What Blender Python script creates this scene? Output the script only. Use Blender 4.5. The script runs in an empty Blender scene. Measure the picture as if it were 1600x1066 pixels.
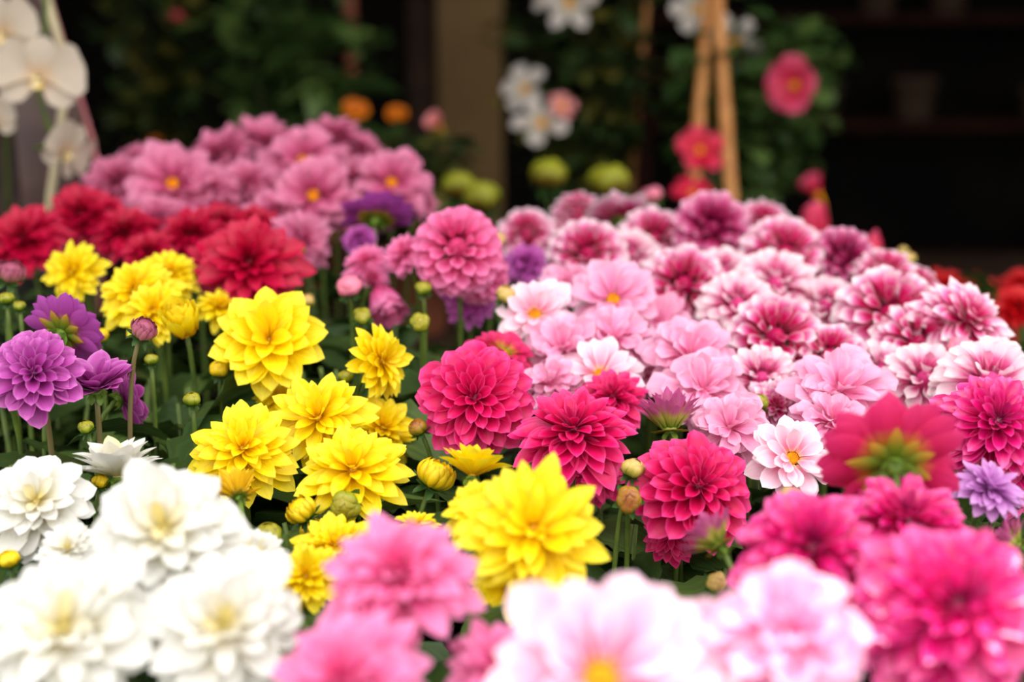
import bpy, math, random
import numpy as np
from mathutils import Vector, Matrix, Quaternion

# ------------------------------------------------------------------ camera, sky, sun, exposure
SC = bpy.context.scene
COL = SC.collection
CAM_Z, PITCH, FPX = 1.25, math.radians(12), 2222.0
cam_data = bpy.data.cameras.new('camera')
cam_data.lens = 50; cam_data.sensor_width = 36
cam_data.dof.use_dof = True
cam_data.dof.focus_distance = 0.87
cam_data.dof.aperture_fstop = 3.3
cam_data.clip_start = 0.02
cam = bpy.data.objects.new('camera', cam_data)
COL.objects.link(cam)
cam.location = (0, 0, CAM_Z)
cam.rotation_euler = (math.pi/2 - PITCH, 0, 0)
SC.camera = cam
SC.view_settings.view_transform = 'Standard'
SC.view_settings.look = 'None'
SC.view_settings.gamma = 1
SC.view_settings.use_curve_mapping = False
SC.view_settings.exposure = 0.85

world = bpy.data.worlds.new('overcast_sky'); SC.world = world
world.use_nodes = True
wbg = world.node_tree.nodes['Background']
wbg.inputs['Color'].default_value = (1.0, 0.98, 0.96, 1)
wbg.inputs['Strength'].default_value = 1.0
_nt = world.node_tree                     # overcast sky: three times brighter overhead than at the horizon
_tc = _nt.nodes.new('ShaderNodeTexCoord'); _sp = _nt.nodes.new('ShaderNodeSeparateXYZ'); _mr = _nt.nodes.new('ShaderNodeMapRange')
_nt.links.new(_tc.outputs['Generated'], _sp.inputs[0]); _nt.links.new(_sp.outputs['Z'], _mr.inputs[0])
for _k, _v in zip((1, 2, 3, 4), (0.0, 1.0, 0.75, 2.4)): _mr.inputs[_k].default_value = _v
_nt.links.new(_mr.outputs[0], wbg.inputs['Strength'])

sun_data = bpy.data.lights.new('sun', 'SUN')
sun_data.energy = 4.5; sun_data.angle = math.radians(1.5); sun_data.color = (1.0, 0.96, 0.9)
sun = bpy.data.objects.new('sun', sun_data); COL.objects.link(sun)
SUN_DIR = Vector((-0.10, -0.36, -0.93)).normalized()
sun.rotation_euler = SUN_DIR.to_track_quat('-Z', 'Y').to_euler()

# ------------------------------------------------------------------ helpers
FWD = Vector((0, math.cos(PITCH), -math.sin(PITCH)))
UP = Vector((0, math.sin(PITCH), math.cos(PITCH)))
RIGHT = Vector((1, 0, 0))
SOIL = 0.80

def at(px, py, d):
    """world point seen at a pixel of the photograph, d metres away along the view axis"""
    return Vector((0, 0, CAM_Z)) + d*(FWD + RIGHT*((px-800)/FPX) - UP*((py-533)/FPX))

def facing(v):
    return (RIGHT*v[0] + UP*v[1] - FWD*v[2]).normalized()

def linc(h):
    """sRGB 0-255 triple to linear"""
    out = []
    for c in h:
        c /= 255.0
        out.append(c/12.92 if c <= 0.04045 else ((c+0.055)/1.055)**2.4)
    return tuple(out) + (1.0,)

def mesh_obj(name, verts, faces, mat, parent=None, uvs=None, ring=None, smooth=True):
    me = bpy.data.meshes.new(name)
    verts = np.asarray(verts, dtype=float)
    me.from_pydata(verts.tolist(), [], faces if isinstance(faces, list) else faces.tolist())
    if smooth:
        me.polygons.foreach_set('use_smooth', np.ones(len(me.polygons), dtype=bool))
    if uvs is not None:
        a = me.attributes.new('petal_uv', 'FLOAT_VECTOR', 'POINT')
        v3 = np.zeros((len(verts), 3)); v3[:, :2] = uvs
        if ring is not None: v3[:, 2] = ring
        a.data.foreach_set('vector', v3.ravel())
    me.materials.append(mat)
    me.update()
    o = bpy.data.objects.new(name, me)
    COL.objects.link(o)
    if parent is not None: o.parent = parent
    return o

def tag(o, label=None, cat=None, group=None, kind=None):
    if label: o['label'] = label
    if cat: o['category'] = cat
    if group: o['group'] = group
    if kind: o['kind'] = kind
    return o

def thing(name, label, cat, loc, group=None):
    o = bpy.data.objects.new(name, None)
    o.empty_display_size = 0.02
    COL.objects.link(o); o.location = loc
    return tag(o, label, cat, group)

def grid_faces(n, nv, nu):
    """faces of n separate (nv x nu) vertex grids"""
    j, i = np.meshgrid(np.arange(nv-1), np.arange(nu-1), indexing='ij')
    q = np.stack([j*nu+i, j*nu+i+1, (j+1)*nu+i+1, (j+1)*nu+i], -1).reshape(-1, 4)
    return (q[None] + (np.arange(n)*nv*nu)[:, None, None]).reshape(-1, 4)

def tube(points, radii, sides=8, cap=True):
    P = [Vector(p) for p in points]
    vs, fs = [], []
    ref = Vector((0.3, 0.9, 0.2)).normalized()
    for k, p in enumerate(P):
        t = (P[min(k+1, len(P)-1)] - P[max(k-1, 0)]).normalized()
        a = t.cross(ref)
        if a.length < 1e-3: a = t.cross(Vector((1, 0, 0)))
        a.normalize(); b = t.cross(a)
        for s in range(sides):
            an = 2*math.pi*s/sides
            vs.append(p + (a*math.cos(an) + b*math.sin(an))*radii[k])
    for k in range(len(P)-1):
        for s in range(sides):
            s2 = (s+1) % sides
            fs.append([k*sides+s, k*sides+s2, (k+1)*sides+s2, (k+1)*sides+s])
    if cap:
        fs.append(list(range(sides))[::-1]); fs.append([(len(P)-1)*sides+s for s in range(sides)])
    return [tuple(v) for v in vs], fs

class MB:
    """collects shapes into ONE mesh"""
    def __init__(self): self.v, self.f = [], []
    def add(self, vs, fs):
        n = len(self.v); self.v += [tuple(v) for v in vs]; self.f += [[i+n for i in f] for f in fs]; return self
    def tube(self, pts, r, sides=8):
        if not hasattr(r, '__len__'): r = [r]*len(pts)
        return self.add(*tube(pts, r, sides))
    def box(self, c, s, rz=0, bev=0.0):
        x, y, z = s[0]/2, s[1]/2, s[2]/2
        b = min(bev, x*.5, y*.5, z*.5)
        if b <= 0:
            pts = [(sx*x, sy*y, sz*z) for sz in (-1, 1) for sy in (-1, 1) for sx in (-1, 1)]
            fs = [[0, 2, 3, 1], [4, 5, 7, 6], [0, 1, 5, 4], [2, 6, 7, 3], [0, 4, 6, 2], [1, 3, 7, 5]]
        else:
            rings = []
            for zz, ins in ((-z, b), (-z+b, 0), (z-b, 0), (z, b)):
                X, Y = x-ins, y-ins
                rings.append([(-X+b, -Y, zz), (X-b, -Y, zz), (X, -Y+b, zz), (X, Y-b, zz), (X-b, Y, zz), (-X+b, Y, zz), (-X, Y-b, zz), (-X, -Y+b, zz)])
            pts = [p for r in rings for p in r]; fs = []
            for k in range(3):
                for s in range(8):
                    fs.append([k*8+s, k*8+(s+1) % 8, (k+1)*8+(s+1) % 8, (k+1)*8+s])
            fs.append(list(range(8))[::-1]); fs.append([24+s for s in range(8)])
        c_, s_ = math.cos(rz), math.sin(rz)
        pts = [(c[0]+p[0]*c_-p[1]*s_, c[1]+p[0]*s_+p[1]*c_, c[2]+p[2]) for p in pts]
        return self.add(pts, fs)
    def lathe(self, prof, c=(0, 0, 0), sides=24):
        vs, fs = [], []
        for r, z in prof:
            for s in range(sides):
                a = 2*math.pi*s/sides
                vs.append((c[0]+r*math.cos(a), c[1]+r*math.sin(a), c[2]+z))
        for k in range(len(prof)-1):
            for s in range(sides):
                fs.append([k*sides+s, k*sides+(s+1) % sides, (k+1)*sides+(s+1) % sides, (k+1)*sides+s])
        return self.add(vs, fs)
    def build(self, name, mat, parent=None, smooth=False):
        return mesh_obj(name, self.v, self.f, mat, parent, smooth=smooth)

# ------------------------------------------------------------------ materials
def plain(name, col, rough=0.6, spec=0.4, noise=0.0, nscale=20, col2=None, bump=0.0, trans=0.0):
    m = bpy.data.materials.new(name); m.use_nodes = True
    nt = m.node_tree; N = nt.nodes; L = nt.links
    b = N['Principled BSDF']; b.inputs['Roughness'].default_value = rough
    b.inputs['Specular IOR Level'].default_value = spec
    c1 = linc(col)
    c2 = linc(col2) if col2 else tuple(x*(1-noise) for x in c1[:3]) + (1,)
    tc = N.new('ShaderNodeTexCoord')
    nz = N.new('ShaderNodeTexNoise'); nz.inputs['Scale'].default_value = nscale; nz.inputs['Detail'].default_value = 5
    L.new(tc.outputs['Object'], nz.inputs['Vector'])
    rp = N.new('ShaderNodeValToRGB')
    rp.color_ramp.elements[0].position = 0.35; rp.color_ramp.elements[1].position = 0.68
    rp.color_ramp.elements[0].color = c2; rp.color_ramp.elements[1].color = c1
    L.new(nz.outputs['Fac'], rp.inputs['Fac']); L.new(rp.outputs['Color'], b.inputs['Base Color'])
    if bump:
        bp = N.new('ShaderNodeBump'); bp.inputs['Strength'].default_value = bump; bp.inputs['Distance'].default_value = 0.002
        L.new(nz.outputs['Fac'], bp.inputs['Height']); L.new(bp.outputs['Normal'], b.inputs['Normal'])
    if trans:
        out = N['Material Output']; tr = N.new('ShaderNodeBsdfTranslucent'); mx = N.new('ShaderNodeMixShader')
        mx.inputs['Fac'].default_value = trans
        L.new(rp.outputs['Color'], tr.inputs['Color']); L.new(b.outputs[0], mx.inputs[1]); L.new(tr.outputs[0], mx.inputs[2])
        L.new(mx.outputs[0], out.inputs['Surface'])
    return m

def petal_mat(name, stops, heart=None, heart_r=0.25, edge=None, edge_amt=0.5, rough=0.42, trans=0.35, vein=0.12, spec=0.35):
    """stops: colours from the petal's base to its tip; heart: colour of the innermost petals; edge: margin colour"""
    m = bpy.data.materials.new(name); m.use_nodes = True
    nt = m.node_tree; N = nt.nodes; L = nt.links
    b = N['Principled BSDF']; b.inputs['Roughness'].default_value = rough
    b.inputs['Specular IOR Level'].default_value = spec
    at_ = N.new('ShaderNodeAttribute'); at_.attribute_name = 'petal_uv'
    sp = N.new('ShaderNodeSeparateXYZ'); L.new(at_.outputs['Vector'], sp.inputs[0])
    rp = N.new('ShaderNodeValToRGB'); cr = rp.color_ramp
    while len(cr.elements) < len(stops): cr.elements.new(0.5)
    for e, (p, c) in zip(cr.elements, stops): e.position = p
    for k, (p, c) in enumerate(stops): cr.elements[k].position = p; cr.elements[k].color = linc(c)
    L.new(sp.outputs['Y'], rp.inputs['Fac'])
    col = rp.outputs['Color']
    def mix(fac, a, bcol):
        mx = N.new('ShaderNodeMix'); mx.data_type = 'RGBA'
        L.new(fac, mx.inputs[0]); L.new(a, mx.inputs[6])
        if isinstance(bcol, tuple): mx.inputs[7].default_value = bcol
        else: L.new(bcol, mx.inputs[7])
        return mx.outputs[2]
    def mr(src, a, b_, c, d):
        n = N.new('ShaderNodeMapRange'); L.new(src, n.inputs[0])
        for k, v in zip((1, 2, 3, 4), (a, b_, c, d)): n.inputs[k].default_value = v
        return n.outputs[0]
    if edge:
        ab = N.new('ShaderNodeMath'); ab.operation = 'ABSOLUTE'; L.new(sp.outputs['X'], ab.inputs[0])
        col = mix(mr(ab.outputs[0], 0.55, 1.0, 0.0, edge_amt), col, linc(edge))
    if heart:
        col = mix(mr(sp.outputs['Z'], heart_r*0.3, heart_r, 0.9, 0.0), col, linc(heart))
    # fine veins running along the petal
    cb = N.new('ShaderNodeCombineXYZ')
    mu = N.new('ShaderNodeMath'); mu.operation = 'MULTIPLY'; mu.inputs[1].default_value = 7.0; L.new(sp.outputs['X'], mu.inputs[0])
    mz = N.new('ShaderNodeMath'); mz.operation = 'MULTIPLY'; mz.inputs[1].default_value = 90.0; L.new(sp.outputs['Z'], mz.inputs[0])
    L.new(mu.outputs[0], cb.inputs[0]); L.new(sp.outputs['Y'], cb.inputs[1]); L.new(mz.outputs[0], cb.inputs[2])
    nz = N.new('ShaderNodeTexNoise'); nz.inputs['Scale'].default_value = 1.3; nz.inputs['Detail'].default_value = 3
    L.new(cb.outputs[0], nz.inputs['Vector'])
    hs = N.new('ShaderNodeHueSaturation'); L.new(col, hs.inputs['Color'])
    L.new(mr(nz.outputs['Fac'], 0.3, 0.7, 1-vein, 1+vein), hs.inputs['Value'])
    col = hs.outputs['Color']
    bp = N.new('ShaderNodeBump'); bp.inputs['Strength'].default_value = 0.35; bp.inputs['Distance'].default_value = 0.0008
    L.new(nz.outputs['Fac'], bp.inputs['Height']); L.new(bp.outputs['Normal'], b.inputs['Normal'])
    L.new(col, b.inputs['Base Color'])
    out = N['Material Output']; tr = N.new('ShaderNodeBsdfTranslucent'); ms = N.new('ShaderNodeMixShader')
    ms.inputs['Fac'].default_value = trans
    L.new(col, tr.inputs['Color']); L.new(b.outputs[0], ms.inputs[1]); L.new(tr.outputs[0], ms.inputs[2])
    L.new(ms.outputs[0], out.inputs['Surface'])
    return m

M = {}
M['yellow'] = petal_mat('yellow_petal', [(0, (206, 144, 0)), (0.25, (242, 204, 2)), (0.7, (252, 228, 14)), (1, (255, 238, 60))], heart=(232, 170, 6), heart_r=0.16, trans=0.35)
M['gold'] = petal_mat('golden_petal', [(0, (180, 150, 10)), (0.3, (236, 186, 8)), (1, (255, 214, 40))], trans=0.35)
M['white'] = petal_mat('white_petal', [(0, (204, 184, 100)), (0.3, (226, 220, 196)), (0.6, (232, 230, 222)), (1, (234, 233, 228))], heart=(226, 208, 120), heart_r=0.3, trans=0.28, vein=0.03)
M['blushpink'] = petal_mat('blush_pink_petal', [(0, (240, 150, 60)), (0.15, (226, 110, 150)), (0.5, (238, 168, 198)), (1, (244, 212, 226))], edge=(246, 222, 232), edge_amt=0.6, trans=0.3, vein=0.05)
M['bract'] = petal_mat('yellow_green_bract', [(0, (54, 74, 18)), (0.4, (110, 124, 26)), (1, (206, 150, 56))], trans=0.25)
M['magenta'] = petal_mat('magenta_petal', [(0, (130, 0, 38)), (0.35, (198, 3, 74)), (0.8, (221, 14, 98)), (1, (240, 66, 146))], heart=(140, 4, 58), heart_r=0.2, edge=(242, 84, 160), edge_amt=0.6, trans=0.22, vein=0.08)
M['fuchsia'] = petal_mat('fuchsia_petal', [(0, (130, 0, 56)), (0.35, (204, 4, 94)), (0.8, (222, 20, 122)), (1, (242, 84, 168))], heart=(130, 8, 70), heart_r=0.25, edge=(244, 90, 172), edge_amt=0.55, trans=0.2, vein=0.08, rough=0.3, spec=0.8)
M['fuchsia_back'] = petal_mat('fuchsia_petal_with_yellow_base', [(0, (140, 160, 20)), (0.28, (206, 120, 50)), (0.5, (214, 34, 96)), (1, (234, 60, 130))], trans=0.4)
M['red'] = petal_mat('crimson_petal', [(0, (90, 0, 16)), (0.4, (174, 0, 40)), (1, (196, 3, 64))], heart=(110, 0, 26), heart_r=0.2, edge=(206, 20, 80), edge_amt=0.35, trans=0.2)
M['scarlet'] = petal_mat('scarlet_petal', [(0, (110, 0, 0)), (0.4, (182, 0, 8)), (1, (204, 3, 20))], trans=0.2)
M['purple'] = petal_mat('purple_petal', [(0, (110, 16, 84)), (0.4, (166, 46, 140)), (0.85, (188, 78, 170)), (1, (216, 124, 200))], heart=(144, 40, 120), heart_r=0.2, edge=(226, 140, 210), edge_amt=0.6, trans=0.25, vein=0.08)
M['mauve'] = petal_mat('mauve_pink_petal', [(0, (140, 0, 60)), (0.4, (186, 34, 104)), (0.7, (212, 96, 152)), (1, (236, 186, 208))], heart=(140, 10, 70), heart_r=0.35, trans=0.25)
M['purple_back'] = petal_mat('purple_petal_with_yellow_base', [(0, (140, 160, 20)), (0.2, (190, 150, 40)), (0.42, (176, 66, 156)), (1, (190, 86, 186))], trans=0.4)
M['pink'] = petal_mat('pink_petal', [(0, (196, 36, 96)), (0.4, (230, 92, 152)), (1, (246, 146, 196))], heart=(216, 66, 124), heart_r=0.3, edge=(250, 168, 208), edge_amt=0.5, trans=0.3)
M['rose'] = petal_mat('rose_pink_petal', [(0, (170, 40, 84)), (0.4, (202, 86, 132)), (1, (226, 142, 176))], trans=0.3)
M['pale'] = petal_mat('pale_pink_petal', [(0, (220, 86, 140)), (0.35, (236, 138, 184)), (1, (245, 184, 213))], heart=(230, 110, 156), heart_r=0.2, edge=(250, 206, 226), edge_amt=0.6, trans=0.3)
M['blush'] = petal_mat('blush_petal', [(0, (246, 176, 110)), (0.2, (244, 146, 180)), (0.55, (248, 198, 218)), (1, (250, 230, 238))], edge=(252, 240, 244), edge_amt=0.6, trans=0.3, vein=0.05)
M['bicolor'] = petal_mat('magenta_petal_with_white_tip', [(0, (186, 0, 72)), (0.45, (210, 20, 104)), (0.68, (232, 120, 178)), (0.85, (248, 216, 228)), (1, (252, 236, 240))], heart=(196, 14, 92), heart_r=0.28, edge=(252, 228, 238), edge_amt=0.5, trans=0.3, vein=0.06)
M['bicolor_light'] = petal_mat('pale_petal_flushed_magenta_at_base', [(0, (210, 20, 110)), (0.3, (236, 110, 172)), (0.55, (250, 210, 226)), (1, (250, 238, 238))], heart=(226, 60, 140), heart_r=0.15, edge=(252, 232, 240), edge_amt=0.6, trans=0.35, vein=0.05)
M['lilac'] = petal_mat('lilac_petal', [(0, (160, 80, 160)), (0.4, (198, 120, 196)), (1, (220, 164, 222))], trans=0.35)
M['limepetal'] = petal_mat('lime_petal', [(0, (90, 110, 10)), (0.5, (170, 176, 20)), (1, (206, 200, 60))], trans=0.25)
M['halfopen'] = petal_mat('half_open_pink_petal_with_green_base', [(0, (110, 150, 40)), (0.4, (200, 190, 90)), (0.62, (206, 110, 150)), (1, (196, 80, 150))], trans=0.3)
M['orchid'] = petal_mat('orchid_petal', [(0, (214, 180, 140)), (0.4, (206, 190, 170)), (1, (200, 186, 168))], trans=0.3, vein=0.04, rough=0.6)
M['starwhite'] = petal_mat('white_star_petal', [(0, (200, 180, 90)), (0.3, (206, 196, 184)), (1, (212, 202, 194))], trans=0.3, vein=0.04)
M['starpink'] = petal_mat('coral_pink_petal', [(0, (232, 60, 60)), (0.4, (230, 50, 90)), (1, (240, 90, 130))], trans=0.35)
M['starred'] = petal_mat('rose_red_petal', [(0, (220, 50, 40)), (0.3, (222, 22, 60)), (1, (232, 40, 86))], trans=0.35)
M['orange'] = petal_mat('orange_petal', [(0, (200, 90, 0)), (1, (226, 126, 10))], trans=0.3)
M['peach'] = petal_mat('peach_petal', [(0, (230, 150, 90)), (0.5, (236, 150, 140)), (1, (240, 150, 160))], trans=0.3)
M['leaf'] = petal_mat('dahlia_leaf', [(0, (60, 84, 36)), (0.5, (48, 72, 32)), (1, (60, 86, 38))], heart=(84, 108, 50), heart_r=0.6, trans=0.18, vein=0.34, rough=0.46)
M['darkleaf'] = petal_mat('dark_climber_leaf', [(0, (44, 60, 26)), (1, (52, 70, 32))], heart=(112, 104, 40), heart_r=0.35, trans=0.2, vein=0.4, rough=0.5)
M['stem'] = plain('green_stem', (96, 116, 40), 0.5, 0.4, col2=(70, 92, 34), nscale=60)
M['purplestem'] = plain('reddish_stem', (120, 96, 66), 0.5, 0.4, col2=(96, 108, 50), nscale=40)
M['calyx'] = plain('green_calyx', (120, 150, 50), 0.5, 0.4, col2=(84, 116, 36), nscale=80, trans=0.2)
M['sepal'] = plain('dark_green_sepal', (70, 104, 46), 0.5, 0.4, col2=(54, 88, 36), nscale=80, trans=0.15)
M['disc'] = plain('orange_yellow_disc', (246, 176, 20), 0.7, 0.2, col2=(226, 130, 8), nscale=400, bump=0.6)
M['darkdisc'] = plain('dull_gold_disc', (200, 150, 20), 0.7, 0.2, col2=(140, 96, 16), nscale=300, bump=0.6)
M['budgreen'] = petal_mat('green_yellow_bud', [(0, (72, 100, 16)), (0.55, (124, 140, 24)), (1, (164, 150, 44))], edge=(76, 94, 12), edge_amt=0.85, trans=0.05, rough=0.32)
M['budyellow'] = petal_mat('yellow_bud', [(0, (120, 140, 16)), (0.4, (220, 184, 10)), (1, (248, 212, 30))], edge=(176, 146, 10), edge_amt=0.7, trans=0.1, rough=0.4)
M['budlime'] = petal_mat('lime_bud_with_brown_base', [(0, (84, 48, 22)), (0.4, (110, 80, 22)), (0.65, (130, 130, 20)), (1, (158, 160, 44))], edge=(86, 100, 12), edge_amt=0.6, trans=0.05, rough=0.5)
M['budred'] = petal_mat('green_bud_flushed_red', [(0, (120, 140, 30)), (0.5, (150, 140, 30)), (0.85, (160, 110, 40)), (1, (140, 60, 40))], edge=(110, 100, 20), edge_amt=0.7, trans=0.05, rough=0.3)
M['budpurple'] = petal_mat('mauve_bud', [(0, (170, 160, 50)), (0.35, (186, 130, 110)), (1, (150, 60, 100))], edge=(130, 50, 76), edge_amt=0.7, trans=0.1, rough=0.4)
M['budpink'] = petal_mat('pink_bud', [(0, (210, 150, 90)), (0.4, (232, 120, 140)), (1, (236, 136, 164))], trans=0.15, rough=0.4)
M['budcream'] = petal_mat('cream_bud', [(0, (110, 126, 30)), (0.5, (190, 176, 76)), (1, (216, 170, 110))], edge=(150, 140, 50), edge_amt=0.7, trans=0.1, rough=0.4)
M['soil'] = plain('dark_potting_soil', (46, 36, 30), 0.95, 0.1, col2=(22, 17, 14), nscale=60, bump=0.8)
M['plastic'] = plain('black_plastic_tray', (26, 26, 28), 0.5, 0.4, noise=0.3)
M['steel'] = plain('grey_painted_bench', (70, 70, 68), 0.5, 0.4, noise=0.3, nscale=8)
M['floor'] = plain('grey_paving', (96, 92, 86), 0.8, 0.3, col2=(70, 67, 62), nscale=5, bump=0.3)
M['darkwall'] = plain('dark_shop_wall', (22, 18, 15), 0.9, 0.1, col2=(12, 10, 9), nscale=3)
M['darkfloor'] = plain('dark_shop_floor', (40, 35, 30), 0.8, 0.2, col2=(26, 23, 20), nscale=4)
M['roof'] = plain('dark_shade_roof', (40, 40, 36), 0.9, 0.1, col2=(30, 30, 28), nscale=4)  # for the unseen slab added overhead to block sky and sun
M['column'] = plain('ochre_column', (118, 94, 60), 0.85, 0.15, col2=(100, 78, 50), nscale=4, bump=0.2)
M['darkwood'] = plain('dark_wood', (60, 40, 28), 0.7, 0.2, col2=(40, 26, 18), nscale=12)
M['redwood'] = plain('red_brown_wood', (150, 84, 56), 0.6, 0.3, col2=(120, 64, 42), nscale=25)
M['bamboo'] = plain('bamboo_cane', (214, 150, 84), 0.5, 0.4, col2=(188, 122, 62), nscale=30)
M['paper'] = plain('mauve_wrapping_paper', (116, 94, 86), 0.45, 0.5, col2=(82, 62, 62), nscale=14, bump=0.6, trans=0.3)
M['paperpink'] = plain('pink_foil_strip', (206, 120, 124), 0.4, 0.5, noise=0.2)
M['cream'] = plain('cream_cane', (212, 198, 160), 0.5, 0.4, noise=0.2)
M['greyleaf'] = petal_mat('grey_green_orchid_leaf', [(0, (70, 84, 78)), (1, (92, 106, 104))], trans=0.05, vein=0.1, rough=0.3)
M['terracotta'] = plain('terracotta', (130, 74, 50), 0.8, 0.2, noise=0.3)
M['ceramic'] = plain('pale_ceramic', (150, 140, 124), 0.4, 0.5, noise=0.1)
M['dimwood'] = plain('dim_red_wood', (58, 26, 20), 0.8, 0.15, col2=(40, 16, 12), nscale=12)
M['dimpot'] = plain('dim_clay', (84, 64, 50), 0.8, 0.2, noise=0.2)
M['branch'] = plain('brown_green_branch', (52, 56, 26), 0.7, 0.2, noise=0.3)
M['lip'] = plain('yellow_orchid_lip', (236, 200, 60), 0.5, 0.3, col2=(236, 226, 200), nscale=120)

# ------------------------------------------------------------------ petals
SHAPES = {   # half width along the petal
    'pointed': ([0, .12, .3, .55, .75, .9, .97, 1], [.22, .42, .78, 1, .80, .42, .16, .0]),
    'acute':   ([0, .12, .3, .55, .75, .9, .97, 1], [.20, .38, .70, 1, .88, .56, .26, .0]),
    'round':   ([0, .12, .3, .55, .75, .9, .97, 1], [.22, .36, .62, .90, 1, .80, .46, .06]),
    'narrow':  ([0, .12, .3, .55, .75, .9, .97, 1], [.35, .5, .8, 1, .86, .5, .22, .0]),
    'sepal':   ([0, .12, .3, .55, .75, .9, .97, 1], [.7, .85, 1, .9, .66, .36, .16, .0]),
    'spoon':   ([0, .12, .3, .55, .75, .9, .97, 1], [.16, .22, .40, .86, 1, .82, .5, .08]),
}

def petal_ring(az, root_r, root_h, length, width, e0, e1, cup, shape, ring, rng, nv=9, nu=7, wave=0.0, tipcurl=0.0):
    """arrays per petal -> vertices (n*nv*nu, 3), uv, ring. Angles in radians."""
    n = len(az)
    s = np.linspace(0, 1, nv)**0.9
    u = np.linspace(-1, 1, nu)
    w = np.interp(s, *SHAPES[shape])
    th = e0[:, None] + (e1-e0)[:, None]*s[None]**1.4 + tipcurl*(s[None]**5)
    ds = np.diff(s, prepend=0)
    thm = th.copy(); thm[:, 1:] = (th[:, 1:]+th[:, :-1])/2
    R = root_r[:, None] + np.cumsum(np.cos(thm)*ds, 1)*length[:, None]
    Z = root_h[:, None] + np.cumsum(np.sin(thm)*ds, 1)*length[:, None]
    W = w[None]*width[:, None]
    cs = np.interp(s, [0, .4, .8, 1], [1.25, 1.0, .75, .4])
    ca = np.clip(cup[:, None]*cs[None], 0.02, 2.6)[:, :, None]              # cupping angle per petal and row
    phi = u[None, None]*ca
    lat = W[:, :, None]*np.sin(phi)/ca
    nor = W[:, :, None]*(1-np.cos(phi))/ca
    ph = rng.uniform(0, 6.28, n)[:, None, None]
    nor = nor + wave*W[:, :, None]*np.sin(s[None, :, None]*7+ph+u[None, None]*1.5)*(np.abs(u)**1.5)[None, None]
    nr = -np.sin(th)[:, :, None]; nz = np.cos(th)[:, :, None]
    rad = R[:, :, None] + nor*nr
    zz = Z[:, :, None] + nor*nz
    ca_, sa_ = np.cos(az)[:, None, None], np.sin(az)[:, None, None]
    X = rad*ca_ - lat*sa_; Y = rad*sa_ + lat*ca_
    V = np.stack([X, Y, zz], -1).reshape(-1, 3)
    uv = np.stack(np.broadcast_arrays(u[None, None], s[None, :, None] + 0*X[:1]), -1)
    uv = np.broadcast_to(uv, (n, nv, nu, 2)).reshape(-1, 2)
    rg = np.repeat(ring, nv*nu)
    return V, uv, rg

# n petals; l0 inner length; e: inner / outer elevation in degrees; bend added towards the tip; W width; cup; H dome height
K = dict(
    cupped=dict(n=52, l0=.17, lp=.85, ein=88, eout=-10, ep=.85, bend=-8, W=.56, cup=1.45, H=.24, rr=.19, shape='acute', fan=.03),
    formal=dict(n=76, l0=.16, lp=.85, ein=88, eout=-12, ep=.85, bend=-8, W=0.48, cup=1.25, H=0.28, rr=.20, shape='acute', fan=0.02),
    deco=dict(n=66, l0=.24, lp=.8, ein=84, eout=-8, ep=.8, bend=-16, W=0.36, cup=.75, H=.18, rr=.17, shape='pointed', fan=0.08),
    decofull=dict(n=88, l0=.20, lp=.8, ein=88, eout=-16, ep=.8, bend=-12, W=0.385, cup=.8, H=.26, rr=.18, shape='pointed', fan=0.08),
    whitedeco=dict(n=62, l0=.22, lp=.75, ein=82, eout=-14, ep=.8, bend=-18, W=0.46, cup=0.9, H=.22, rr=.18, shape='acute', fan=0.1),
    waterlily=dict(n=38, l0=.34, lp=.7, ein=72, eout=4, ep=.8, bend=-14, W=0.5, cup=.8, H=.12, rr=.15, shape='pointed', fan=0.05),
    single=dict(n=24, l0=.72, lp=.6, ein=40, eout=0, ep=.8, bend=-12, W=.52, cup=.45, H=.06, rr=.16, shape='round', fan=.04, disc=.17),
    loose=dict(n=46, l0=.34, lp=.7, ein=78, eout=-10, ep=.75, bend=-14, W=.50, cup=.8, H=.18, rr=.16, shape='round', fan=0.15, wave=0.34),
    open=dict(n=36, l0=.42, lp=.7, ein=66, eout=-4, ep=.75, bend=-12, W=.46, cup=.6, H=.12, rr=.17, shape='acute', fan=0.1, wave=.15, disc=.13),
    ball=dict(n=110, l0=.20, lp=.6, ein=88, eout=-62, ep=.95, bend=8, W=0.5, cup=1.45, H=.42, rr=.34, shape='round', fan=.0, balls=1),
    dense=dict(n=132, l0=.20, lp=.8, ein=88, eout=-26, ep=.8, bend=-6, W=.40, cup=1.2, H=.32, rr=.22, shape='acute', fan=.06, wave=.15),
    quill=dict(n=104, l0=.22, lp=.6, ein=86, eout=-50, ep=0.86, bend=-10, W=0.44, cup=1.3, H=.36, rr=.30, shape='round', fan=0.05, balls=1),
    back=dict(n=40, l0=.75, lp=.8, ein=30, eout=2, ep=.8, bend=12, W=.40, cup=.5, H=.04, rr=.13, shape='acute', fan=.04),
    half=dict(n=52, l0=.62, lp=.6, ein=88, eout=42, ep=.8, bend=-14, W=.26, cup=.8, H=.10, rr=.20, shape='narrow', fan=.08),
    halfbud=dict(n=46, l0=.62, lp=.5, ein=96, eout=70, ep=.8, bend=22, W=.46, cup=1.0, H=.08, rr=.30, shape='acute', fan=.04),
    lilyside=dict(n=26, l0=.60, lp=.6, ein=86, eout=30, ep=.8, bend=-24, W=.46, cup=.6, H=.04, rr=.12, shape='pointed', fan=.05),
)

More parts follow.
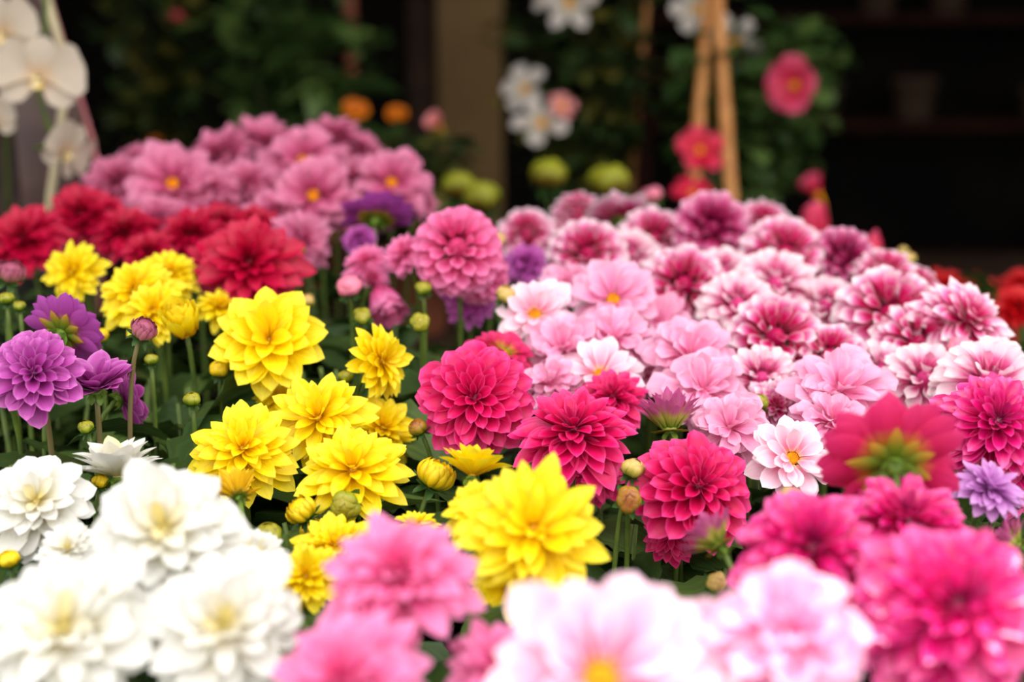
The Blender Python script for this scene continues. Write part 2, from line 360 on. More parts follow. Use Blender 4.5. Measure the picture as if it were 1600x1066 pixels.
def bloom_arrays(kind, R, rng, nv=9, nu=7):
    k = K[kind]; n = k['n']
    i = np.arange(n)
    f = np.sqrt((i+.6)/n)                        # 0 heart .. 1 rim
    az = i*2.39996 + rng.normal(0, .05+k['fan'], n)
    # the outermost petals sit in an even rim
    L = R*(k['l0'] + (1-k['l0'])*f**k['lp'])*(1 + rng.normal(0, .035+k['fan']*.5, n))
    rr = k['rr']*R*f
    if 'disc' in k: rr = rr*.5 + R*k['disc']*.8
    L = np.maximum(L - rr*.9, R*.08)
    if 'balls' in k: L = R*(k['l0'] + (.68-k['l0'])*f**k['lp'])*(1+rng.normal(0, .03, n))
    hh = k['H']*R*(1-f**2)
    if 'balls' in k:
        ang = np.radians(k['ein'] + (k['eout']-k['ein'])*f**k['ep'])
        rr = k['rr']*R*np.cos(ang)*1.0; hh = k['H']*R*np.sin(ang)*.8 + .1*R
    e0 = np.radians(k['ein'] + (k['eout']-k['ein'])*f**k['ep'] + rng.normal(0, 3+50*k['fan'], n))
    e1 = e0 + np.radians(k['bend']*(.3+.7*f) + rng.normal(0, 4+70*k['fan'], n))
    W = k['W']*np.maximum(L, R*.22)*.62*(1+rng.normal(0, .06, n))
    if 'balls' in k: W = k['W']*R*(.30+.20*f)*(1+rng.normal(0, .05, n))
    cup = k['cup']*(1.35-.45*f)*(1+rng.normal(0, .12, n))
    V, uv, rg = petal_ring(az, rr, hh, L, W, e0, e1, cup, k['shape'], f + 0*az, rng, nv, nu, wave=k.get('wave', .05))
    sc_ = R/np.percentile(np.hypot(V[:, 0], V[:, 1]), 98.5)
    V *= sc_
    F_ = grid_faces(n, nv, nu).tolist()
    # the receptacle the petals grow from, closed over by the innermost ones
    cr_ = k['rr']*R*sc_*(.62 if 'balls' in k else .8); ch_ = (k['H']*(.62 if 'balls' in k else .8)*R + (.1*R if 'balls' in k else .02*R))*sc_
    prof = [(1.0, -.25), (1.0, .15), (.88, .5), (.62, .82), (.3, .97), (.02, 1.0)]
    cv = [(cr_*a*math.cos(t), cr_*a*math.sin(t), (ch_*b)) for a, b in prof for t in np.linspace(0, 2*math.pi, 14, endpoint=False)]
    o0 = len(V)
    for a in range(len(prof)-1):
        for t in range(14): F_.append([o0+a*14+t, o0+a*14+(t+1) % 14, o0+(a+1)*14+(t+1) % 14, o0+(a+1)*14+t])
    V = np.concatenate([V, np.array(cv)]); uv = np.concatenate([uv, np.tile([[0.0, .3]], (len(cv), 1))]); rg = np.concatenate([rg, np.full(len(cv), .05)])
    return V, uv, rg, F_

def frame_quat(nvec, spin=0.0):
    q = Vector((0, 0, 1)).rotation_difference(nvec)
    return q @ Quaternion((0, 0, 1), spin)

def stem_points(b, nvec, g, n=12):
    """from the soil point g to the back of the bloom b, arriving along the bloom's axis"""
    d = (b-g).length
    p1 = g + Vector((0, 0, 1))*d*.45
    p2 = b - nvec*min(.035, d*.35) - Vector((0, 0, 1))*d*.06
    pts = []
    for k in range(n):
        t = k/(n-1)
        pts.append(g*(1-t)**3 + p1*3*t*(1-t)**2 + p2*3*t*t*(1-t) + b*t**3)
    return pts

def sepals_mesh(R, rng, n=8, e0=-20, e1=-55, W=.5, shape='sepal', rr=.1):
    az = np.arange(n)*2*math.pi/n + rng.normal(0, .1, n)
    o = np.ones(n)
    return petal_ring(az, o*R*rr, o*0, R*o*(1+rng.normal(0, .08, n)), W*R*o, np.radians(e0)*o, np.radians(e1)*o, .6*o, shape, o, rng, 6, 5)

def add_calyx(parent, quat, loc, R, rng, mat, back):
    """green cup and bracts at the back of a bloom"""
    parts_v, parts_f = [], []
    nn = 9
    V1, u1, g1 = sepals_mesh(R*(.46 if back else .26), rng, nn if back else 8, -6 if back else -10, 8 if back else -40, .26 if back else .3, rr=.15)
    V1[:, 2] -= R*.05
    V2, u2, g2 = sepals_mesh(R*.30, rng, 5, -35, -75, .36, rr=.2)
    V2[:, 2] -= R*.09
    mb = MB()
    if back:                                  # long bracts lying on the back of the petals
        br = mesh_obj('bracts', V1, grid_faces(nn, 6, 5), M['bract'], parent, u1, g1)
        br.location = loc; br.rotation_mode = 'QUATERNION'; br.rotation_quaternion = quat
    else: mb.add(V1.tolist(), grid_faces(8, 6, 5).tolist())
    mb.add(V2.tolist(), grid_faces(5, 6, 5).tolist())
    mb.lathe([(R*.02, -R*.20), (R*.06, -R*.19), (R*.12, -R*.12), (R*.14, -R*.05), (R*.10, -R*.02), (R*.01, -R*.02)], sides=14)
    o = mb.build('calyx', mat, parent, smooth=True)
    o.location = loc; o.rotation_mode = 'QUATERNION'; o.rotation_quaternion = quat
    return o

def add_disc(parent, quat, loc, R, rng, mat, h=.1):
    """flower centre: a dome of tiny upright florets"""
    mb = MB()
    mb.lathe([(R*1.02, -R*.1), (R*.95, R*.1), (R*.7, R*.3), (R*.3, R*.42), (0.0001, R*.45)], sides=16)
    n = 70
    for i in range(n):
        f = math.sqrt((i+.5)/n); a = i*2.39996
        r = R*f*.98; z = R*(.45-.4*f*f)
        x, y = r*math.cos(a), r*math.sin(a)
        tl = R*.22*(1+rng.uniform(-.3, .3)); w = R*.07
        ox, oy = x*(1+.25*f), y*(1+.25*f)
        vs = [(x+w, y, z-.05*R), (x-w*.5, y+w*.87, z-.05*R), (x-w*.5, y-w*.87, z-.05*R), (ox+w, oy, z+tl), (ox-w*.5, oy+w*.87, z+tl), (ox-w*.5, oy-w*.87, z+tl)]
        mb.add(vs, [[0, 1, 4, 3], [1, 2, 5, 4], [2, 0, 3, 5], [3, 4, 5]])
    o = mb.build('flower_centre', mat, parent, smooth=False)
    o.location = loc; o.rotation_mode = 'QUATERNION'; o.rotation_quaternion = quat
    return o

CNT = [0]
def dahlia(kind, mat, px, py, diam, d, face, label, group=None, cat='flower', name='dahlia', disc=None, back=False, stemmat='stem', stem_r=.0019, soil=SOIL, lean=(0, 0), nv=9, nu=7):
    """one bloom on its own stalk; diam: width in the photograph's pixels at d metres"""
    CNT[0] += 1
    rng = np.random.default_rng(1000+CNT[0])
    c = at(px, py, d); nvec = facing(face)
    R = diam*d/FPX/2
    depth_h = K[kind]['H']*R
    b = c - nvec*depth_h*.5
    g = Vector((b.x - nvec.x*.03 + lean[0], b.y - nvec.y*.03 + lean[1], soil))
    t = thing(name, label, cat, g, group)
    q = frame_quat(nvec, rng.uniform(0, 6.28))
    V, uv, rg, faces = bloom_arrays(kind, R, rng, nv, nu)
    o = mesh_obj('petals', V, faces, M[mat], t, uv, rg)
    o.location = b-g; o.rotation_mode = 'QUATERNION'; o.rotation_quaternion = q
    add_calyx(t, q, b-g, R*(1.0 if not back else 1.05), rng, M['calyx'], back)
    if disc or 'disc' in K[kind]:
        dr = R*(K[kind].get('disc') or .13)
        add_disc(t, q, b-g+nvec*R*.06, dr, rng, M[disc or 'disc'])
    pts = [p-g for p in stem_points(b-nvec*R*.17, nvec, g)]
    mb = MB(); mb.tube(pts, [stem_r*(1.15-.3*i/len(pts)) for i in range(len(pts))], 8)
    mb.build('stem', M[stemmat], t, smooth=True)
    return t

def bud(mat, px, py, diam, d, face, label, group=None, form='tight', soil=SOIL, stemmat='stem', name='dahlia_bud', lean=(0, 0)):
    """closed or opening bud with green sepals on its stalk"""
    CNT[0] += 1
    rng = np.random.default_rng(3000+CNT[0])
    c = at(px, py, d); nvec = facing(face); R = diam*d/FPX/2
    b = c - nvec*R*.7
    g = Vector((b.x - nvec.x*.02+lean[0], b.y - nvec.y*.02+lean[1], soil))
    t = thing(name, label, 'flower bud', g, group)
    q = frame_quat(nvec, rng.uniform(0, 6.28))
    # overlapping closed petals wrapped round an ovoid core
    n = 15 if form == 'tight' else 30
    i = np.arange(n); f = (i+.5)/n
    az = i*2.39996
    o = np.ones(n)
    H = 1.55 if form == 'tight' else 2.0
    L = R*(1.9 if form == 'tight' else 2.35)*(.86+.14*f)*(1+rng.normal(0, .03, n))
    e0 = np.radians(-4+34*(1-f)); e1 = np.radians((190 if form == 'tight' else 146)-20*(1-f) + rng.normal(0, 5, n))
    s = np.linspace(0, 1, 10)
    nv, nu = 10, 7
    V, uv, rg = petal_ring(az, R*.10*o, R*.04*(1-f), L, R*(.60 if form == 'tight' else .46)*o, e0, e1, 1.25*o, 'round' if form == 'tight' else 'acute', f, rng, nv, nu, wave=.02)
    V *= R/np.percentile(np.hypot(V[:, 0], V[:, 1]), 99)
    p = mesh_obj('petals', V, grid_faces(n, nv, nu), M[mat], t, uv, rg)
    p.location = b-g; p.rotation_mode = 'QUATERNION'; p.rotation_quaternion = q
    hgt = V[:, 2].max()
    core = MB(); core.lathe([(0.0001, 0), (R*.6, hgt*.08), (R*.84, hgt*.35), (R*.80, hgt*.6), (R*.5, hgt*.85), (0.0001, hgt*.93)], sides=16)
    cuv = np.array([(0.0, min(1, max(0, v[2]/hgt))) for v in core.v])
    co = mesh_obj('bud_core', core.v, core.f, M[mat], t, cuv, np.ones(len(core.v)))
    co.location = b-g; co.rotation_mode = 'QUATERNION'; co.rotation_quaternion = q
    V1, u1, r1 = sepals_mesh(R*1.1, rng, 5, -6, 34, .30, rr=.15)
    mb = MB(); mb.add(V1.tolist(), grid_faces(5, 6, 5).tolist())
    V2, u2, r2 = sepals_mesh(R*.9, rng, 5, -30, -50, .28, rr=.15)
    mb.add(V2.tolist(), grid_faces(5, 6, 5).tolist())
    mb.lathe([(R*.1, -R*.3), (R*.25, -R*.2), (R*.35, 0), (R*.05, R*.05)], sides=12)
    sp = mb.build('calyx', M['sepal'], t, smooth=True)
    sp.location = b-g; sp.rotation_mode = 'QUATERNION'; sp.rotation_quaternion = q
    pts = [pp-g for pp in stem_points(b-nvec*R*.2, nvec, g)]
    mb = MB(); mb.tube(pts, [0.0016*(1.25-.4*k/len(pts)) for k in range(len(pts))], 8)
    mb.build('stem', M[stemmat], t, smooth=True)
    return t

# ------------------------------------------------------------------ setting: floor, walls, added shade roof, bench
def setting(name, mb, mat):
    return tag(mb.build(name, mat), kind='structure')

setting('floor', MB().box((0, 0.5, -.05), (14, 13, .1)), M['floor'])
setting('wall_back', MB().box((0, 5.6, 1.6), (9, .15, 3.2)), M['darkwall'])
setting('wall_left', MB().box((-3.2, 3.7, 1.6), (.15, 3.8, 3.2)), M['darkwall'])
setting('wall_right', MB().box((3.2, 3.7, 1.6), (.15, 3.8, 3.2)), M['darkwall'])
# unseen roof added to darken the shop; its slanted front edge limits the sun patch
SHADE_OUTLINE = [(-3.4, -.27), (3.4, 2.28), (3.4, 5.7), (-3.4, 5.7)]
shade_mb = MB(); shade_mb.add([(x, y, 2.45) for x, y in SHADE_OUTLINE]+[(x, y, 2.5) for x, y in SHADE_OUTLINE],
                  [[0, 3, 2, 1], [4, 5, 6, 7], [0, 1, 5, 4], [1, 2, 6, 5], [2, 3, 7, 6], [3, 0, 4, 7]])
setting('added_shade_roof', shade_mb, M['roof'])

bench = thing('display_bench', 'low grey sales bench carrying the trays of dahlias', 'bench', (0, 1.05, 0))
MB().box((0, 0, .695), (2.4, 1.7, .03), bev=.006).build('tabletop', M['steel'], bench)
for sx in (-1.12, 1.12):
    for sy in (-.78, .78):
        MB().box((sx, sy, .34), (.05, .05, .68), bev=.006).build('leg', M['steel'], bench)
tray = thing('planting_tray', 'black plastic tray of dark soil the dahlias grow in', 'tray', (0, 1.05, .71))
rim = MB()
for cx, cy, sx, sy in ((0, -.8, 2.3, .02), (0, .8, 2.3, .02), (-1.15, 0, .02, 1.62), (1.15, 0, .02, 1.62)):
    rim.box((cx, cy, .048), (sx, sy, .096), bev=.003)
rim.build('tray_rim', M['plastic'], tray)
# uneven soil
n = 60
xs = np.linspace(-1.14, 1.14, n); ys = np.linspace(-.79, .79, n)
rs = np.random.default_rng(5)
sv = [(x, y, .088 + rs.uniform(-.004, .003)) for y in ys for x in xs]
mesh_obj('soil', sv, grid_faces(1, n, n), M['soil'], tray)

# ------------------------------------------------------------------ foliage
def leaf_arrays(base, direc, length, width, droop, fold, rng, nv=9, nu=7, serr=.10, roll=None):
    """leaves as bent, folded blades -> vertices, uv, ring"""
    n = len(base)
    s = np.linspace(0, 1, nv)
    u = np.linspace(-1, 1, nu)
    w = np.interp(s, [0, .08, .25, .5, .75, .9, 1], [.05, .35, .86, 1, .68, .32, 0.0])
    out, uvs, rgs = [], [], []
    for k in range(n):
        d = Vector(direc[k]).normalized()
        side = d.cross(Vector((0, 0, 1)))
        if side.length < .05: side = Vector((1, 0, 0))
        side.normalize(); side = Quaternion(d, roll[k] if roll is not None else rng.normal(0, .35)) @ side
        up = side.cross(d).normalized()
        L = length[k]
        th = -droop[k]*s**1.2
        ds = np.diff(s, prepend=0)
        cx = np.cumsum(np.cos(th)*ds)*L; cz = np.cumsum(np.sin(th)*ds)*L
        W = w*width[k]*L
        saw = 1 + serr*np.where(np.arange(nv) % 2 == 0, 1, -1)*(np.arange(nv) > 0)*(np.arange(nv) < nv-1)
        lat = u[None]*W[:, None]*np.where(np.abs(u) > .9, saw[:, None], 1)
        nor = np.abs(u)[None]*W[:, None]*fold + .10*W[:, None]*np.sin(s[:, None]*14+k)*np.abs(u)[None]
        D, S, U = np.array(d), np.array(side), np.array(up)
        P = np.array(base[k])[None, None] + (cx[:, None]-nor*np.sin(th)[:, None])[..., None]*D + lat[..., None]*S + (cz[:, None]+nor*np.cos(th)[:, None])[..., None]*U
        out.append(P.reshape(-1, 3)); uvs.append(np.stack(np.broadcast_arrays(u[None], s[:, None]), -1).reshape(-1, 2)); rgs.append(np.full(nv*nu, rng.uniform(0, 1)))
    return np.concatenate(out), np.concatenate(uvs), np.concatenate(rgs)

def clump(px, py, d, label, n=60, R=.10, H=.13, L=.066, W=.33, soil=SOIL, seed=0, name='dahlia_foliage', mat='leaf', group='dahlia foliage between the blooms', top=None, cat='plant'):
    """a leafy plant rooted in the soil; its crown reaches the point seen at (px, py)"""
    rng = np.random.default_rng(7000+seed+int(px)*3+int(py))
    c = at(px, py, d)
    H = max(.05, c.z-soil) if top is None else top
    t = thing(name, label, cat, (c.x, c.y, soil), group)
    stalks = MB(); base, dr = [], []
    ns = 7
    tips = []
    for k in range(ns):
        a = rng.uniform(0, 6.28); r = R*.55*math.sqrt(rng.uniform(.05, 1))
        tips.append((r*math.cos(a), r*math.sin(a), H*rng.uniform(.7, .95)))
        tp = tips[-1]
        stalks.tube([(tp[0]*.25, tp[1]*.25, -.002), (tp[0]*.6, tp[1]*.6, tp[2]*.5), tp], [.003, .0026, .0016], 6)
    for k in range(n):
        tp = tips[k % ns]; f = rng.uniform(.25, 1)
        p = (tp[0]*(.25+.75*f), tp[1]*(.25+.75*f), tp[2]*f)
        a = rng.uniform(0, 6.28)
        base.append(p); dr.append((math.cos(a), math.sin(a), rng.uniform(-.1, .7)))
    Ls = L*rng.uniform(.7, 1.25, n)
    V, uv, rg = leaf_arrays(base, dr, Ls, W*rng.uniform(.85, 1.2, n), rng.uniform(.2, 1.0, n), rng.uniform(.1, .4), rng)
    mesh_obj('leaves', V, grid_faces(n, 9, 7), M[mat], t, uv, rg)
    stalks.build('stalks', M['stem'], t, smooth=True)
    return t

D = dahlia
F = (0, .28, .96); T = (0, .62, .78); U = (0, .85, .52); UU = (0, .97, .25)
# ---- yellow
g = 'yellow dahlias'
D('waterlily', 'yellow', 420, 533, 186, .96, (.12, .34, .93), 'wide open yellow dahlia with orange heart, facing out alone above the leaves', g, disc='darkdisc', stemmat='calyx')
D('deco', 'yellow', 596, 566, 128, .95, (.80, .10, .60), 'small yellow dahlia turned sideways beside the round pink bloom stems', g)
D('deco', 'yellow', 498, 655, 176, .90, (-.10, .50, .85), 'yellow dahlia with brown ragged heart in the middle of the yellow group', g, disc='darkdisc')
D('decofull', 'yellow', 596, 672, 140, .95, (.35, .55, .75), 'yellow dahlia tucked behind, touching the big magenta one with its petals', g)
D('decofull', 'yellow', 380, 704, 178, .86, (.10, .52, .85), 'yellow dahlia over the white blooms with two petal cups at its heart', g)
D('deco', 'yellow', 552, 736, 190, .84, (-.02, .62, .78), 'low spreading yellow dahlia directly above two round green buds', g)
D('deco', 'yellow', 112, 424, 108, 1.10, (-.25, .25, .93), 'small upright yellow dahlia with dark heart in front of crimson blooms', g, disc='darkdisc')
D('decofull', 'yellow', 212, 456, 130, 1.05, (-.1, .5, .85), 'yellow dahlia of the cluster behind the mauve bud', g)
D('decofull', 'yellow', 262, 428, 112, 1.10, (.2, .7, .7), 'yellow dahlia at the top of the cluster below the dark crimson ones', g)
D('deco', 'yellow', 240, 486, 110, 1.02, (.0, .45, .9), 'lowest full yellow dahlia of the cluster above the mauve bud', g)
D('deco', 'yellow', 345, 480, 90, 1.08, (.2, .8, .5), 'small blurred yellow dahlia peeping out behind the wide open yellow one', g)
D('deco', 'yellow', 436, 622, 90, .97, (-.1, .7, .6), 'small yellow dahlia with pale top under the wide open yellow one', g)
D('lilyside', 'yellow', 738, 742, 120, .82, (.10, .88, -.25), 'yellow dahlia opening upward like a cup between big bud and large yellow bloom', g)
D('deco', 'yellow', 650, 822, 84, .80, (0, .9, .35), 'deep yellow dahlia half hidden behind the blurred pink bloom', g)
D('decofull', 'yellow', 524, 855, 140, .79, (.05, .72, .68), 'yellow dahlia under the round buds, over the edge of white petals', g)
D('deco', 'yellow', 478, 902, 130, .75, (-.15, .65, .74), 'yellow dahlia low between the white petals and the blurred pink bloom', g)
D('deco', 'yellow', 834, 828, 248, .71, (.03, .45, .89), 'largest yellow dahlia, soft focused, with two hollow petal cups', g)
D('deco', 'yellow', 818, 896, 190, .745, (.02, .6, .8), 'golden yellow dahlia hanging under the largest yellow one', g)
D('deco', 'yellow', 745, 800, 130, .76, (-.3, .6, .7), 'pale yellow dahlia pressed behind the largest yellow one', g)
D('halfbud', 'yellow', 290, 516, 66, .97, (-.1, .75, .65), 'half open yellow dahlia with incurved petals beside the mauve bud', g, cat='flower')
D('half', 'gold', 372, 774, 84, .81, (-.25, .55, -.45), 'half open golden yellow dahlia leaning above the white petals', g, back=True)
# ---- white
g = 'white dahlias'
D('whitedeco', 'white', 58, 788, 186, .80, (.10, .55, .83), 'white dahlia with small orange heart beside a purple petal', g, disc='disc')
D('lilyside', 'white', 184, 742, 150, .84, (-.05, .97, .12), 'sharp white dahlia seen edge on against dark green leaves', g)
D('whitedeco', 'white', 258, 832, 270, .68, (.05, .55, .83), 'largest soft focused white dahlia, topmost of the big white ones', g)
D('whitedeco', 'white', 105, 985, 290, .62, (-.05, .50, .86), 'soft focused white dahlia with two yellow hollows, lowest in the corner', g)
D('whitedeco', 'white', 352, 980, 280, .62, (.10, .45, .88), 'soft focused white dahlia with orange heart beside blurred pink bloom', g, disc='disc')
D('deco', 'white', 395, 868, 110, .74, (.3, .7, .6), 'small white dahlia behind the big white ones, under a green bud', g)
D('deco', 'white', 108, 860, 110, .76, (-.1, .6, .7), 'white dahlia low between two bigger white ones above green shoots', g)
# ---- purple
g = 'purple dahlias'
D('cupped', 'purple', 54, 584, 156, .85, (.05, .36, .93), 'sharp purple dahlia with cupped petals and dark spiral heart on a brown stalk', g, stemmat='purplestem')
D('back', 'purple_back', 98, 520, 140, .93, (.25, .45, -.80), 'purple dahlia showing its back with yellowish petal bases', g, back=True)
D('lilyside', 'purple', 150, 608, 130, .88, (.05, .80, .42), 'purple dahlia seen side on with two broad rolled petals', g, stemmat='purplestem')
D('back', 'purple', 192, 622, 116, .92, (.62, .25, -.45), 'pinkish purple dahlia turned away behind the reddish bud stalk', g)
D('decofull', 'purple', -8, 580, 100, .90, (-.2, .5, .8), 'purple dahlia cut by the picture edge behind the sharp one', g)
D('deco', 'purple', -12, 812, 60, .82, (.3, .4, .8), 'purple petals poking in beside a white dahlia', g)
D('back', 'purple_back', 588, 340, 124, 1.24, (.05, .88, -.40), 'violet dahlia with green underside among the blurred pinks', g, back=True)
D('decofull', 'purple', 560, 372, 60, 1.22, (-.3, .5, .7), 'small violet dahlia hanging below the one with a green underside', g)
D('decofull', 'purple', 822, 410, 80, 1.22, (0, .6, .7), 'small bright violet dahlia to the side of the round pink one', g)
D('deco', 'purple', 735, 470, 90, 1.14, (0, .3, .9), 'dark violet dahlia hidden below the round pink one', g)
# ---- crimson
g = 'crimson dahlias'
for x, y, s, d, f, l in (
    (128, 335, 112, 1.30, (0, .6, .8), 'dark crimson dahlia below the drooping orchid bloom'),
    (36, 372, 120, 1.24, (-.1, .5, .8), 'dark crimson dahlia at the picture edge above a mauve bud'),
    (196, 362, 104, 1.28, (0, .7, .6), 'dim crimson dahlia between the yellow cluster and the pinks'),
    (296, 366, 104, 1.25, (-.1, .6, .7), 'crimson dahlia just above the top yellow bloom'),
    (340, 352, 104, 1.28, (0, .8, .5), 'crimson dahlia of the pair at the back of the brightest one'),
    (400, 352, 88, 1.26, (.2, .75, .5), 'small crimson dahlia touching the pinks behind the brightest one'),
    (390, 412, 160, 1.10, (0, .42, .9), 'brightest and largest crimson dahlia above the wide open yellow one'),
    (330, 410, 90, 1.16, (-.3, .4, .8), 'crimson dahlia pressed to the side of the brightest one'),
    (232, 392, 80, 1.20, (0, .6, .7), 'dim crimson dahlia behind the yellow cluster')):
    D('decofull', 'red', x, y, s*1.14, d, f, l, g, nv=7, nu=5)
# ---- rose pinks at the back
g = 'rose pink dahlias massed at the back'
for k, x, y, s, d, f, l in (
    ('decofull', 182, 282, 112, 1.45, (-.1, .6, .7), 'rose pink dahlia nearest the mauve paper sleeve'),
    ('open', 270, 288, 150, 1.36, (0, .5, .86), 'rose pink dahlia with bright orange heart above the crimsons'),
    ('deco', 222, 248, 84, 1.50, (-.1, .8, .5), 'small rose pink dahlia peaking behind the one with orange heart'),
    ('deco', 346, 240, 120, 1.48, (-.2, .7, .6), 'dark rose pink dahlia on the slope of the pink mass'),
    ('deco', 410, 222, 116, 1.50, (.1, .7, .6), 'rose pink dahlia forming the first peak of the pink mass'),
    ('open', 474, 252, 140, 1.42, (.05, .55, .8), 'light rose dahlia with faint orange heart at mid top'),
    ('deco', 520, 214, 112, 1.50, (0, .8, .5), 'topmost rose pink dahlia under the red brown post'),
    ('deco', 562, 232, 84, 1.50, (.3, .7, .5), 'small rose pink dahlia beside the topmost one'),
    ('open', 490, 306, 140, 1.33, (-.1, .4, .9), 'rose pink dahlia with dull orange heart in the mass centre'),
    ('decofull', 386, 290, 120, 1.38, (0, .6, .8), 'rose pink dahlia above the pair of crimsons'),
    ('open', 612, 286, 130, 1.40, (.1, .5, .85), 'rose pink dahlia with orange heart sloping to the dark'),
    ('deco', 556, 280, 96, 1.44, (0, .6, .8), 'rose pink dahlia squeezed between two with orange hearts'),
    ('decofull', 474, 378, 104, 1.24, (.5, .3, .7), 'rose pink dahlia drooping beside brightest crimson one'),
    ('decofull', 330, 300, 110, 1.36, (.1, .6, .7), 'rose pink dahlia below the dark slope of pinks'),
    ('decofull', 245, 344, 110, 1.32, (0, .6, .7), 'pale rose dahlia low above the dim crimsons'),
    ('deco', 432, 330, 100, 1.32, (.1, .6, .7), 'rose pink dahlia just behind the brightest crimson one'),
    ('deco', 652, 312, 70, 1.42, (.4, .6, .6), 'small rose pink dahlia at the far end of the pink mass'),
    ('deco', 545, 330, 80, 1.34, (.1, .5, .8), 'rose pink dahlia crowding the violet one with green underside')):
    D(k, 'rose', x, y, s*1.08, d, f, l, g, nv=7, nu=5)
# ---- round pinks in the middle
g = 'round pink dahlias'
D('ball', 'pink', 714, 385, 146, 1.07, (-.03, .40, .9), 'large round pink dahlia with tight scalloped petals on tall stalks', g)
D('ball', 'pink', 752, 428, 96, 1.12, (.3, .1, .9), 'pink dahlia hanging behind the large round pink one', g)
D('deco', 'pink', 632, 396, 84, 1.12, (-.4, .5, .7), 'smooth petalled pink dahlia leaning on the large round one', g)
D('decofull', 'pink', 572, 412, 84, 1.15, (-.2, .6, .7), 'pink dahlia above the pink bud on a pale green stalk', g)
D('halfbud', 'pink', 596, 462, 60, 1.12, (.3, -.5, .6), 'half closed pink dahlia nodding down above a green bud', g, lean=(.02, .02))
D('half', 'pink', 580, 440, 50, 1.14, (.4, .3, .6), 'narrow half open pink dahlia beside the pink bud', g)
# ---- magenta
g = 'magenta dahlias'
D('formal', 'magenta', 742, 624, 194, .90, (0, .24, .97), 'sharp magenta dahlia with perfect cupped rings facing straight out', g)
D('open', 'fuchsia_back', 786, 552, 116, 1.00, (.25, .55, .35), 'magenta dahlia tucked behind the sharp round one', g)
D('decofull', 'magenta', 897, 676, 204, .86, (0, .80, .60), 'broad magenta dahlia opening upward over the largest yellow one', g)
D('deco', 'magenta', 926, 740, 116, .93, (.2, .2, .9), 'shaded deep red dahlia hanging under the broad magenta one', g)
D('decofull', 'magenta', 956, 622, 130, .96, (-.05, .72, .6), 'magenta dahlia rising behind the broad one against pale pinks', g)
D('formal', 'magenta', 1090, 762, 206, .84, (.25, .52, .82), 'sharp magenta dahlia with pointed petals between two half open ones', g)
D('deco', 'magenta', 1050, 830, 110, .86, (-.3, .1, .9), 'magenta petals hanging below the sharp pointed dahlia', g)
g = 'fuchsia dahlias'
D('back', 'fuchsia_back', 1395, 724, 236, .72, (.05, .50, -.86), 'fuchsia dahlia showing its yellow green underside, turned away', g, back=True)
D('dense', 'fuchsia', 1268, 862, 244, .66, (-.08, .62, .78), 'soft focused fuchsia dahlia with shaded heart beside a half open bud', g)
D('dense', 'fuchsia', 1418, 822, 230, .70, (0, .80, .55), 'soft focused fuchsia dahlia below the one turned away', g)
D('dense', 'fuchsia', 1492, 948, 310, .59, (.05, .45, .88), 'largest fuchsia dahlia in the corner with shiny petals and dark heart', g)
D('dense', 'fuchsia', 1556, 662, 190, .84, (.0, .45, .85), 'fuchsia dahlia with spiralling petals under the white rimmed bloom', g)
D('decofull', 'fuchsia', 1586, 745, 130, .86, (.1, .2, .9), 'fuchsia dahlia hanging below the spiralling one at the picture edge', g)
D('decofull', 'fuchsia', 1345, 940, 200, .68, (-.2, .3, .9), 'fuchsia dahlia filling the gap beneath its two soft focused neighbours', g)
D('deco', 'lilac', 1546, 764, 126, .78, (.25, .72, .6), 'small lilac dahlia with narrow pointed petals below the fuchsias', 'purple dahlias')
# ---- soft focus pinks close to the lens
g = 'soft focused pink dahlias'
D('decofull', 'pink', 624, 900, 262, .60, (0, .72, .66), 'soft focused pink dahlia under the yellow bloom with buds above', g)
D('decofull', 'pink', 536, 1066, 270, .56, (-.05, .6, .7), 'soft focused pink dahlia cut by the bottom edge between white and dark gap', g)
D('deco', 'pink', 778, 1040, 170, .60, (.2, .5, .8), 'soft focused pink dahlia beside the dark gap and the sunlit blush one', g)
D('open', 'blushpink', 938, 1062, 390, .525, (-.03, .50, .86), 'sunlit blush white dahlia with orange heart at the bottom edge', g)
D('loose', 'blushpink', 1092, 1010, 190, .56, (.1, .7, .6), 'sunlit blush dahlia filling in beside the one with orange heart', g)
D('loose', 'pale', 1232, 992, 270, .535, (.02, .60, .8), 'sunlit pale pink dahlia with loose petals beside the fuchsia ones', g)
